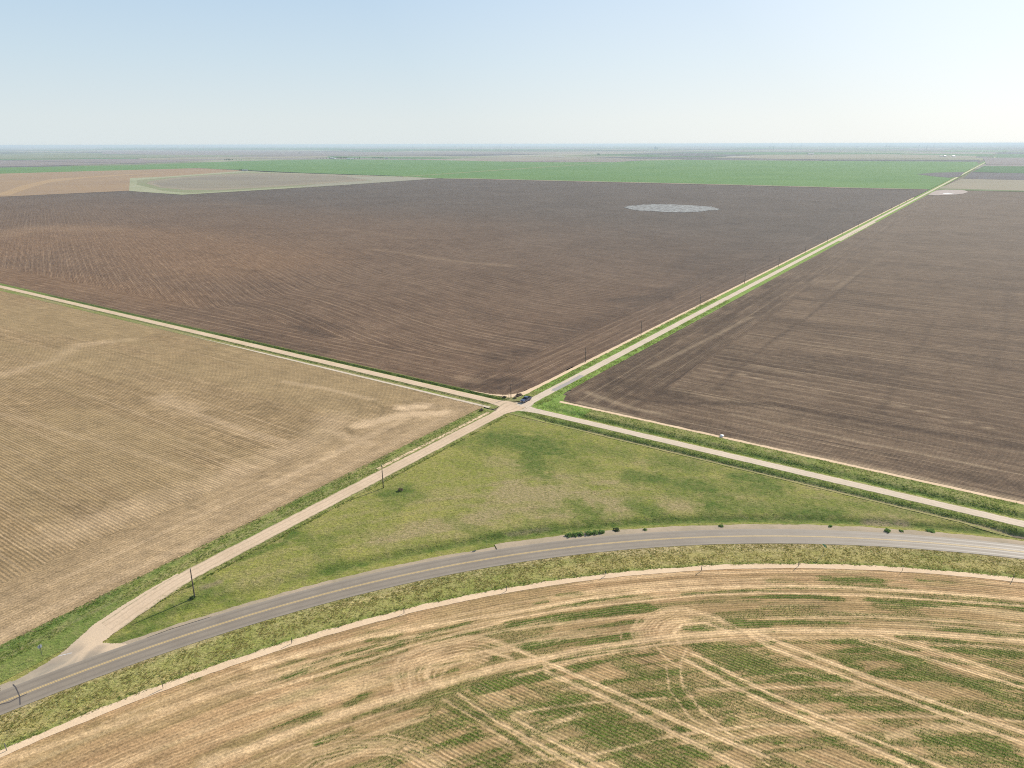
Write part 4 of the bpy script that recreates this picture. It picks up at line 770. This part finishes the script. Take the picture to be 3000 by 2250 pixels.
# --- utility poles
pole = thing('utility_pole', 'wooden utility pole', 'utility pole', group='utility poles along the dirt roads')
bm = B(); cyl(bm, (0, 0, 3.8), .17, .11, 8.0, 10); obj('pole', bm, wood, pole, True)
bm = B(); cyl(bm, (0, 0, 7.88), .03, .03, .16, 6); cyl(bm, (0, 0, 8.02), .07, .05, .14, 8); obj('insulator', bm, glassins, pole, True)
bm = B(); box(bm, (.17, 0, 5.4), (.22, .05, .05)); cyl(bm, (.30, 0, 5.45), .05, .04, .14, 8); obj('bracket', bm, glassins, pole)
bm = B(); cyl(bm, (-.14, 0, 1.6), .02, .02, 3.2, 6); obj('guard_pipe', bm, tin, pole)
PL = [((570.5, 1750), 'nearest utility pole standing in grass between the dirt track and paved road'), ((1123, 1429), 'utility pole on the grass beside the middle of the sandy track'), ((1497, 1166), 'utility pole beside the crossroads just behind the parked pickup'),
      ((1715, 1061), 'first utility pole past the crossroads along the sand edge of the north road'), ((1878, 981), 'second utility pole past the crossroads along the north road'), ((2050.6, 895), 'third utility pole past the crossroads along the north road'),
      ((2181, 831), 'fourth utility pole past the crossroads along the north road'), ((2281, 781), 'fifth utility pole past the crossroads along the north road'), ((2358.5, 743), 'sixth utility pole past the crossroads along the north road'), ((2423, 711), 'seventh utility pole past the crossroads along the north road'), ((2467, 688), 'eighth utility pole past the crossroads along the north road')]
last = None
for i, (q, lab) in enumerate(PL):
    x, y = G(*q); sc = [1., .98, .76, .96, .96, .95, 1, 1, 1, 1, 1][i]
    o = pole if i == 0 else dup(pole, (x, y, gz(x, y)), R(146 + 10 * (i % 3)), lab, (1, 1, sc))
    o.location = (x, y, gz(x, y)); o['label'] = lab; o.rotation_euler = ([0, 0, 0][0], R(-1.2 if i == 0 else .3), R(146 + 10 * (i % 3))); o.scale = (1, 1, sc); last = (x, y)
ordn = ['ninth', 'tenth', 'eleventh', 'twelfth', 'thirteenth', 'fourteenth']
for i in range(6):
    x, y = P(4.5 + i * .5, 775 + 94 * i); dup(pole, (x, y, 0), R(146), ordn[i] + ' utility pole past the crossroads, small on the far stretch of the north road')
for i, (px_, lab) in enumerate([(1495, 'leftmost'), (1680, 'second'), (1870, 'third'), (1945, 'fourth'), (2110, 'fifth'), (2262, 'rightmost')]):
    x, y = G(px_, 523.8 + (px_ - 1384) * .0236 + 1); dup(pole, (x, y, 0), R(60), lab + ' of the tiny poles on the line between dark field and green wheat', (1, 1, 1.3))

# --- fence posts on the edge of the sandy field
fp = thing('fence_post', 'post', 'fence post', group='dark posts along the sand edge of the bend field')
bm = B(); box(bm, (0, 0, .62), (.055, .055, 1.35)); box(bm, (.035, 0, .7), (.02, .13, 1.1)); obj('post', bm, dsteel, fp)
bm = B(); cyl(bm, (0, 0, 1.32), .06, .045, .08, 8); obj('cap', bm, dsteel, fp)
FPL = [(19.5, 2200, 'leftmost'), (478, 2018, 'second from left'), (855, 1886, 'third from left'), (1184, 1797, 'fourth from left'), (1484.6, 1731.5, 'fifth from left'), (1772.6, 1688.5, 'sixth from left'), (2054.7, 1672.5, 'fourth from right'), (2339, 1659, 'third from right'), (2643, 1673, 'second from right'), (2965.6, 1700, 'rightmost')]
for i, (px_, py_, lab) in enumerate(FPL):
    x, y = G(px_, py_); lab = lab + ' dark fence post on the pale sand edge of the bend field'
    o = fp if i == 0 else dup(fp, (x, y, 0), rg.uniform(0, 3), lab)
    o.location = (x, y, gz(x, y)); o['label'] = lab; o.scale = (1.3, 1.3, 1.0 + .25 * rg.random()); o.rotation_euler = (rg.uniform(-.05, .05), rg.uniform(-.05, .05), i * .7)
wp_ = thing('fence_post', 'wooden post', 'fence post', group='stubby wooden posts by the crossroads')
bm = B(); cyl(bm, (0, 0, .6), .11, .09, 1.3, 9); obj('post', bm, postw, wp_, True); bm = B(); cyl(bm, (0, 0, 1.27), .09, .03, .07, 9); obj('top', bm, postw, wp_, True)
for i, (px_, py_, lab) in enumerate([(1491, 1166.5, 'short wooden fence post right beside the crossroads utility pole'), (1473.5, 1162, 'short wooden fence post left of the crossroads pole in dark weeds'), (1597.6, 1234, 'short wooden fence post at the tip of the green meadow'), (1415.5, 1187, 'thin wooden post at the corner of the tan stubble field')]):
    x, y = G(px_, py_); o = wp_ if i == 0 else dup(wp_, (x, y, 0), i, lab)
    o.location = (x, y, gz(x, y)); o['label'] = lab; o.scale = (1, 1, [1.1, 1, .9, .95][i])

# --- road signs
def post_sign(name, label, xy, rz, build):
    t = thing(name, label, 'road sign', (xy[0], xy[1], gz(*xy) + .02), rz)
    build(t); return t
alu = flat('bare sign back', (.42, .46, .50), .5, .4, .2); yel_ = flat('yellow sign face', (.75, .50, .03), .5, .4); grn = flat('green sign face', (.02, .30, .18), .45, .4); red = flat('red sign face', (.55, .03, .03), .5, .4)
def poly_plate(bm, n, r, y, th, rot, z):
    vs = [bm.verts.new((r * math.cos(rot + 2 * math.pi * i / n), y, z + r * math.sin(rot + 2 * math.pi * i / n))) for i in range(n)]
    f = bm.faces.new(vs); e = bmesh.ops.extrude_face_region(bm, geom=[f]); bmesh.ops.translate(bm, verts=[q for q in e['geom'] if isinstance(q, bmesh.types.BMVert)], vec=(0, th, 0)); bmesh.ops.recalc_face_normals(bm, faces=bm.faces)
def b_stop(t):
    bm = B(); box(bm, (0, -.04, 1.35), (.07, .05, 2.7)); obj('post', bm, dsteel, t)
    bm = B(); poly_plate(bm, 8, .46, 0, .01, R(22.5), 2.35); obj('panel', bm, alu, t)
    bm = B(); poly_plate(bm, 8, .455, .012, .004, R(22.5), 2.35); obj('sign_face', bm, red, t)
sx_ = G(124, 1922); post_sign('stop_sign', 'grey back of a stop sign in green grass at the left edge', sx_, R(90 - 34 + 0) , b_stop)
def b_dia(t):
    bm = B(); box(bm, (0, -.04, 1.55), (.06, .05, 3.1)); obj('post', bm, steel, t)
    bm = B(); poly_plate(bm, 4, .62, 0, .012, 0, 2.6); obj('panel', bm, alu, t)
    bm = B(); poly_plate(bm, 4, .61, .014, .004, 0, 2.6); obj('sign_face', bm, yel_, t)
post_sign('warning_sign', 'thin diamond warning sign seen nearly edge on above the paved road', G(1424, 1599), R(100), b_dia)
def b_street(t):
    bm = B(); cyl(bm, (0, 0, 1.45), .04, .04, 2.95, 8); obj('post', bm, dsteel, t)
    bm = B(); box(bm, (0, 0, 2.95), (1.1, .02, .28)); obj('name_plate', bm, grn, t)
    bm = B(); box(bm, (.35, .03, 2.62), (.5, .02, .22)); obj('lower_plate', bm, grn, t)
post_sign('green_sign', 'small green road sign on a slim post in the verge below the bend', G(2410.5, 1627), R(-60), b_street)

# --- bushes on the shoulder
BM_ = leafy('bush leaves')
def leafball(name, r, hgt_, n, c, parent, seed):
    g = np.random.default_rng(seed); d = g.normal(size=(n, 3)); d /= np.linalg.norm(d, axis=1)[:, None]; rad = g.uniform(.45, 1, n) ** .5
    lob = 1 + .35 * np.sin(d[:, 0] * 4 + seed) * np.cos(d[:, 1] * 5); ctr = d * (rad * lob)[:, None] * np.array([r, r * .85, hgt_]); ctr[:, 2] = np.abs(ctr[:, 2]) * .9 + .05
    s = g.uniform(.06, .13, n)[:, None] * max(r, hgt_) ** .5 * 1.3; a = g.normal(size=(n, 3)); b = g.normal(size=(n, 3)); a /= np.linalg.norm(a, axis=1)[:, None]; b /= np.linalg.norm(b, axis=1)[:, None]
    V = np.stack([ctr - a * s, ctr + a * s, ctr + b * s * 1.3], 1).reshape(-1, 3); F = np.arange(len(V)).reshape(-1, 3)
    col = np.array(c) * g.uniform(.6, 1.3, (n, 1)); return raw_mesh(name, V, F, BM_, parent, False, dict(tone=np.repeat(col, 3, 0)))
def bush(px_, py_, r, h_, c, label, seed, group=None, cat='bush', name='bush'):
    x, y = G(px_, py_); t = thing(name, label, cat, (x, y, gz(x, y) + .03), seed * .7, group)
    leafball('foliage' if cat == 'bush' else 'tangle', r, h_, int(420 * r ** 1.5 + 120), c, t, seed)
    bm = B()
    for k_ in range(5):
        a = k_ * 1.26 + seed; vs = cyl(bm, (0, 0, 0), .025, .012, h_ * .8, 5); bmesh.ops.rotate(bm, verts=vs, matrix=Matrix.Rotation(.5, 3, Vector((math.cos(a), math.sin(a), 0)))); bmesh.ops.translate(bm, verts=vs, vec=(0, 0, h_ * .38))
    obj('stem', bm, postw, t); return t
DG = (.20, .32, .09)
BL = [(1668, 1571, 1.1, .7, 'leftmost green bush of the low row on the shoulder of the bend'), (1684, 1570, 1.0, .75, 'second green bush of the low row on the shoulder of the bend'), (1701, 1568, 1.1, .7, 'third green bush of the low row on the shoulder of the bend'), (1726, 1566, 1.2, .8, 'fourth green bush of the low row on the shoulder of the bend'), (1743, 1564, 1.1, .75, 'fifth green bush of the low row on the shoulder of the bend'), (1762, 1562, 1.0, .7, 'rightmost green bush of the low row on the shoulder of the bend'),
      (1806, 1555, 1.0, .5, 'low pale bush just right of the row of green bushes'), (1890, 1554, .6, .35, 'small green bush alone on the dusty shoulder'), (2112, 1543.5, .7, .4, 'round bush on the shoulder above the middle of the bend'), (2432, 1544, .6, .45, 'tiny bush on the shoulder right of the middle of the bend'), (2599, 1558, .95, .6, 'dark green round bush at the pavement edge toward the right'), (2640, 1558, .6, .35, 'small weed clump right of the dark round bush'), (2725, 1557, 1.2, .3, 'wide low weed clump on the right shoulder')]
for i, (a, b, r, h_, lab) in enumerate(BL): bush(a, b, r, h_, DG if i != 6 else (.09, .12, .05), lab, i + 1, 'bushes on the road shoulder')
for i, (a, b, r, h_, lab) in enumerate([(1509, 1167, .8, .8, 'brown dry brush heap just right of the crossroads pole'), (1521, 1158.5, 1.3, .8, 'brown tumbleweed heap on the sand behind the pickup'), (1516, 1162, .8, .6, 'small brown tumbleweed heap beside the larger heap behind the pickup'), (1478, 1165, .9, .7, 'dark dry brush around the short post near the crossroads'), (1411, 1203, .9, .8, 'dark brush clump at the corner of the stubble field'), (1173, 1437, .8, .7, 'brown dry weed clump right of the middle track pole')]):
    bush(a, b, r, h_, (.20, .15, .11) if i != 3 else (.07, .075, .05), lab, 30 + i, 'dry brush heaps', 'brush heap', 'brush_heap')
bush(564, 1752, .7, .45, (.12, .20, .06), 'dark green weed clump at the foot of the nearest utility pole', 50, None, 'bush', 'weed_clump')

# --- white tub at the field edge
t = thing('water_tub', 'small round white tub on the brown field edge', 'tub', (*G(2115, 1279), 0))
bm = B(); cyl(bm, (0, 0, .25), .62, .66, .5, 24); obj('body', bm, flat('white plastic', (.82, .81, .78), .5, .4, 0, .04), t, True)
bm = B(); cyl(bm, (0, 0, .52), .70, .70, .06, 24); obj('rim', bm, flat('white rim', (.85, .84, .8), .5, .4, 0, .04), t, True)

# --- pickup truck
paint = N('dark blue paint', .28, .5); paint.b.inputs['Coat Weight'].default_value = .6; paint.b.inputs['Coat Roughness'].default_value = .08
PM = paint.out((.035, .055, .12)); blk = flat('black plastic', (.025, .025, .027), .6, .3); tyre = flat('tyre rubber', (.03, .03, .03), .85, .2); chrome = flat('chrome', (.6, .6, .62), .2, .5, .9); gl = flat('dark window glass', (.012, .018, .025), .06, .8, 0, .05); rimm = flat('alloy rim', (.38, .38, .40), .35, .5, .7); lampm = flat('headlight glass', (.65, .67, .70), .15, .6); redl = flat('tail light', (.35, .015, .015), .2, .6)
tx, ty = G(1541, 1175.5)
tr = thing('pickup_truck', 'dark blue crew cab pickup parked at the crossroads', 'pickup', (tx, ty, .08), math.atan2(-EV[1], -EV[0]))
def prism(bm, prof, y0, y1, tap=None):
    """profile (x,z) extruded across y; tap(z) narrows the width"""
    L = []; 
    for yy in (y0, y1):
        L.append([bm.verts.new((px_, (yy if not tap else yy * tap(pz)), pz)) for px_, pz in prof])
    bm.faces.new(L[0]); bm.faces.new(L[1][::-1]); n = len(prof)
    for i in range(n): bm.faces.new((L[0][i], L[1][i], L[1][(i + 1) % n], L[0][(i + 1) % n]))
    bmesh.ops.recalc_face_normals(bm, faces=bm.faces)
def arch(cx, r, z0, a0=180, a1=0, n=9): return [(cx + r * math.cos(R(a0 + (a1 - a0) * i / (n - 1))), z0 + r * math.sin(R(a0 + (a1 - a0) * i / (n - 1)))) for i in range(n)]
low = [(-2.85, .52)] + arch(-1.75, .50, .50) + arch(1.85, .50, .50) + [(2.85, .50), (2.88, .95), (2.78, 1.12), (1.25, 1.24), (-.95, 1.26), (-.95, 1.27), (-2.85, 1.27)]
bm = B(); prism(bm, low[:-3] + [(-.95, 1.26)] + [(-.96, .80), (-2.78, .80), (-2.79, 1.26), (-2.85, 1.26)], -.98, .98, lambda z: 1 - .05 * max(0, z - .7))
obj('body', bm, PM, tr)
for s in (-1, 1):
    bm = B(); prism(bm, [(-2.85, .78), (-.96, .78), (-.96, 1.28), (-2.85, 1.28)], s * .86, s * .955); obj('bed_side', bm, PM, tr)
cabp = [(1.28, 1.20), (.42, 1.80), (.15, 1.86), (-.75, 1.84), (-.95, 1.72), (-.97, 1.22)]
bm = B(); prism(bm, cabp, -.93, .93, lambda z: 1 - .20 * max(0, z - 1.2)); cab = obj('cab', bm, PM, tr)
def quad(name, pts, mat, parent):
    bm = B(); bm.faces.new([bm.verts.new(p_) for p_ in pts]); r = bmesh.ops.solidify(bm, geom=bm.faces[:], thickness=.012); return obj(name, bm, mat, parent)
quad('windscreen', [(1.24, -.84, 1.262), (1.24, .84, 1.262), (.50, .76, 1.782), (.50, -.76, 1.782)], gl, tr)
quad('rear_window', [(-.985, .72, 1.32), (-.985, -.72, 1.32), (-.972, -.66, 1.68), (-.972, .66, 1.68)], gl, tr)
for s in (-1, 1):
    y1, y2 = s * .932, s * .832
    quad('side_window', [(1.02, y1, 1.30), (.22, y1, 1.30), (.22, y2, 1.74), (.40, y2, 1.74)], gl, tr)
    quad('side_window', [(.12, y1, 1.30), (-.85, y1, 1.30), (-.80, y2, 1.70), (.12, y2, 1.74)], gl, tr)
    for X_ in (1.85, -1.75):
        bm = B(); cyl(bm, (X_, s * .86, .40), .40, .40, .26, 24, 'Y'); wh = obj('wheel', bm, tyre, tr, False)
        bm = B(); cyl(bm, (X_, s * .99, .40), .24, .24, .03, 16, 'Y'); obj('rim', bm, rimm, wh)
    bm = B(); box(bm, (1.02, s * 1.10, 1.32), (.12, .20, .20)); obj('mirror', bm, blk, tr)
    bm = B(); box(bm, (2.84, s * .74, .92), (.10, .34, .20)); obj('headlight', bm, lampm, tr)
    bm = B(); box(bm, (-2.86, s * .88, 1.05), (.06, .14, .36)); obj('tail_light', bm, redl, tr)
bm = B(); box(bm, (2.88, 0, .92), (.08, 1.08, .26)); obj('grille', bm, blk, tr)
bm = B(); box(bm, (2.93, 0, .60), (.16, 1.86, .20)); obj('front_bumper', bm, chrome, tr)
bm = B(); box(bm, (-2.93, 0, .60), (.16, 1.80, .18)); obj('rear_bumper', bm, chrome, tr)
bm = B(); box(bm, (-2.815, 0, 1.03), (.06, 1.68, .46)); obj('tailgate', bm, PM, tr)
bm = B(); box(bm, (-1.88, 0, .83), (1.80, 1.70, .03)); obj('bed_liner', bm, blk, tr)

# --- farms, sheds and trees far away
wallm = flat('white metal siding', (.5, .5, .49), .6, .3, 0, .05, .2); roofm = flat('grey roof', (.35, .35, .36), .5, .4); roofw = flat('pale roof', (.58, .58, .57), .45, .4); doorm = flat('shed door', (.2, .17, .15), .7); barkm = flat('bark', (.10, .08, .06), .9, .1)
def shed(px_, py_, L, Wd, h_, rz, label, rm):
    x, y = G(px_, py_); t = thing('farm_shed', label, 'shed', (x, y, 0), rz, 'far farm buildings')
    bm = B(); box(bm, (0, 0, h_ / 2), (L, Wd, h_)); prism(bm, [(-Wd / 2, h_), (0, h_ + Wd * .25), (Wd / 2, h_)], -L / 2, L / 2)
    for v_ in bm.verts:
        pass
    bm.free(); bm = B(); box(bm, (0, 0, h_ / 2), (L, Wd, h_)); obj('wall', bm, wallm, t)
    bm = B(); V8 = [(-L / 2 - .4, -Wd / 2 - .5, h_), (L / 2 + .4, -Wd / 2 - .5, h_), (L / 2 + .4, Wd / 2 + .5, h_), (-L / 2 - .4, Wd / 2 + .5, h_), (-L / 2 - .4, 0, h_ + Wd * .28), (L / 2 + .4, 0, h_ + Wd * .28)]
    vv = [bm.verts.new(q) for q in V8]; [bm.faces.new([vv[i] for i in f]) for f in ((0, 1, 5, 4), (2, 3, 4, 5), (0, 4, 3), (1, 2, 5), (3, 2, 1, 0))]; obj('roof', bm, rm, t)
    bm = B(); box(bm, (0, -Wd / 2 - .05, h_ * .38), (L * .25, .1, h_ * .76)); obj('door', bm, doorm, t); return t
shed(972, 465.5, 26, 14, 6, .3, 'brightest white shed in the far farmstead left of centre', roofw); shed(981, 466.5, 18, 10, 5, 1.2, 'small white shed right of the brightest far shed', roofw); shed(1021, 467, 24, 12, 5, .1, 'low pale shed near the right end of the far farmstead', roofw); shed(1032, 467, 18, 9, 4, .4, 'last pale shed at the right end of the far farmstead', roofw)
shed(1132, 465, 20, 10, 5, .2, 'grey shed beside the dark trees right of the far farmstead', roofm); shed(2375, 452.5, 60, 16, 8, 0.2, 'long grey barn on the tan land beyond the green wheat', roofm)
shed(2768, 459.5, 22, 12, 6, .5, 'grey farmhouse far off left of the north road', roofm); shed(2757, 459.5, 18, 10, 5, .1, 'smaller grey outbuilding beside the far farmhouse', roofm); shed(2793, 459.3, 22, 12, 5, .2, 'bright white building far off beside the north road', roofw)
shed(718, 501.5, 20, 8, 4, .3, 'low grey shed on the edge of the orange field', roofm)
tm = np.array([.05, .075, .035])
def tree(x, y, h_, label, seed, grp='far farm trees'):
    t = thing('tree', label, 'tree', (x, y, 0), seed, grp)
    bm = B(); cyl(bm, (0, 0, h_ * .22), h_ * .035, h_ * .02, h_ * .46, 7)
    for k_ in range(4):
        a = k_ * 1.57 + seed; vs = cyl(bm, (0, 0, h_ * .12), h_ * .014, h_ * .006, h_ * .3, 5); bmesh.ops.rotate(bm, verts=vs, matrix=Matrix.Rotation(.6, 3, Vector((math.cos(a), math.sin(a), 0)))); bmesh.ops.translate(bm, verts=vs, vec=(0, 0, h_ * .38))
    obj('trunk', bm, barkm, t)
    g = np.random.default_rng(seed); n = 420; d = g.normal(size=(n, 3)); d /= np.linalg.norm(d, axis=1)[:, None]; lob = 1 + .3 * np.sin(3 * d[:, 0] + seed) * np.cos(4 * d[:, 1])
    c = d * (g.uniform(.3, 1, n) ** .4 * lob)[:, None] * np.array([h_ * .45, h_ * .45, h_ * .36]) + np.array([0, 0, h_ * .62]); s = h_ * g.uniform(.04, .09, n)[:, None]
    a = g.normal(size=(n, 3)); b = g.normal(size=(n, 3)); a /= np.linalg.norm(a, axis=1)[:, None]; b /= np.linalg.norm(b, axis=1)[:, None]
    V = np.stack([c - a * s, c + a * s, c + b * s], 1).reshape(-1, 3); raw_mesh('crown', V, np.arange(len(V)).reshape(-1, 3), BM_, t, False, dict(tone=np.repeat(tm * g.uniform(.7, 1.3, (n, 1)), 3, 0)))
    return t
def grove(x0, x1, py_, n, h_, where, seed):
    g = random.Random(seed); words = ['leftmost', 'second from left', 'third from left', 'fourth from left', 'fifth from left', 'sixth from left', 'seventh from left', 'eighth from left', 'ninth from left', 'tenth from left', 'eleventh from left', 'rightmost']
    for i in range(n):
        x, y = G(x0 + (x1 - x0) * (i + .5) / n + g.uniform(-.8, .8), py_ + g.uniform(-.25, .25)); wd = 'rightmost' if i == n - 1 else words[i]
        tree(x, y, h_ * g.uniform(.75, 1.25), f'{wd} dark tree {where}', seed * 20 + i)
grove(925, 970, 465.8, 5, 10, 'left of the white farm sheds', 3); grove(985, 1018, 466, 7, 14, 'in the clump between the farm sheds', 4); grove(1035, 1058, 466.4, 3, 9, 'right of the farm sheds', 5)
grove(1088, 1122, 465, 6, 11, 'in the thicket right of the farmstead', 6); grove(1140, 1160, 465.5, 2, 8, 'past the grey shed of the thicket', 7); grove(657, 684, 470, 6, 11, 'in the distant grove over the left wheat', 8)
grove(690, 710, 470, 3, 7, 'right of the distant left grove', 9); grove(700, 716, 501.5, 3, 7, 'beside the low shed by the orange field', 10); grove(1750, 1757, 455.5, 2, 16, 'alone on the lilac plain near the centre horizon', 11)
grove(2768, 2773, 459, 2, 12, 'beside the far farmhouse', 12); grove(876, 882, 450.5, 2, 14, 'standing alone on the pale plain', 13); grove(2500, 2540, 428.5, 6, 20, 'on the dark line below the right horizon', 14)

# --- grain elevator and wind turbines on the horizon
conc = flat('pale concrete', (.55, .55, .53), .8, .2)
x, y = G(1922, 429); s_ = 14000 / y; t = thing('grain_elevator', 'tiny grain elevator breaking the horizon right of centre', 'grain elevator', (x * s_, 14000, 0))
for k_ in range(6):
    bm = B(); cyl(bm, (-30 + k_ * 12, 0, 16), 6, 6, 32, 14); obj('silo', bm, conc, t, False)
bm = B(); box(bm, (-6, 0, 27), (12, 10, 54)); obj('headhouse', bm, conc, t)
turb = thing('wind_turbine', 'turbine', 'wind turbine', group='wind turbines on the horizon'); twm = flat('turbine white', (.62, .64, .66), .5, .3, 0, .03)
bm = B(); cyl(bm, (0, 0, 40), 2.2, 1.3, 80, 10); obj('tower', bm, twm, turb, True)
bm = B(); box(bm, (0, 0, 81.5), (3.5, 9, 3.6)); obj('nacelle', bm, twm, turb)
for k_ in range(3):
    bm = B(); vs = cyl(bm, (0, 0, 19), 1.4, .35, 38, 6); bmesh.ops.scale(bm, verts=vs, vec=(1, .3, 1)); bmesh.ops.rotate(bm, verts=vs, matrix=Matrix.Rotation(R(120 * k_ + 15), 3, 'Y')); bmesh.ops.translate(bm, verts=vs, vec=(0, -5.5, 81.5)); obj('blade', bm, twm, turb)
TX = [482, 515, 568, 608, 624, 678, 692, 740, 1240, 1350, 1395, 1420, 1470, 1500, 2178, 2188, 2235, 2260, 2407, 2434, 2483, 2493, 2570, 2590, 2608]
W_ = ['first', 'second', 'third', 'fourth', 'fifth', 'sixth', 'seventh', 'eighth', 'ninth', 'tenth', 'eleventh']
for i, px_ in enumerate(TX):
    D0 = 8600 + 500 * ((i * 7) % 5); x = (px_ - CX) / FOC * D0 * math.cos(PITCH) * 1.118
    grp_, n_ = ('left', i) if i < 8 else (('middle', i - 8) if i < 14 else ('right', i - 14))
    lab = f'{W_[n_]} faint wind turbine from left in the {grp_} cluster on the horizon'
    o = turb if i == 0 else dup(turb, (x, D0, -1), R(10 * (i % 5)), lab)
    o.location = (x, D0, -1); o['label'] = lab; o.scale = (.83, .83, .83)

# ================================================================= HAZE
hz = N('haze'); hz.t.nodes.remove(hz.b); pv = hz.n('VolumePrincipled'); pv.inputs['Density'].default_value = 6.5e-5; pv.inputs['Color'].default_value = (.70, .82, .92, 1); pv.inputs['Anisotropy'].default_value = .1
hz.t.links.new(pv.outputs[0], hz.t.nodes['Material Output'].inputs['Volume'])
bm = B(); box(bm, (0, 36000, 50.75), (130000, 82000, 105.5)); o = obj('haze', bm, hz.m); stuff(o, 'pale blue haze over the far plain', 'haze')
print('CAMERA CHECK', [round(v, 1) for v in (lambda q: (q[0] * 3000, (1 - q[1]) * 2250))(__import__('bpy_extras.object_utils', fromlist=['x']).world_to_camera_view(scene, cam, Vector((*G(2800, 700), 0))))])
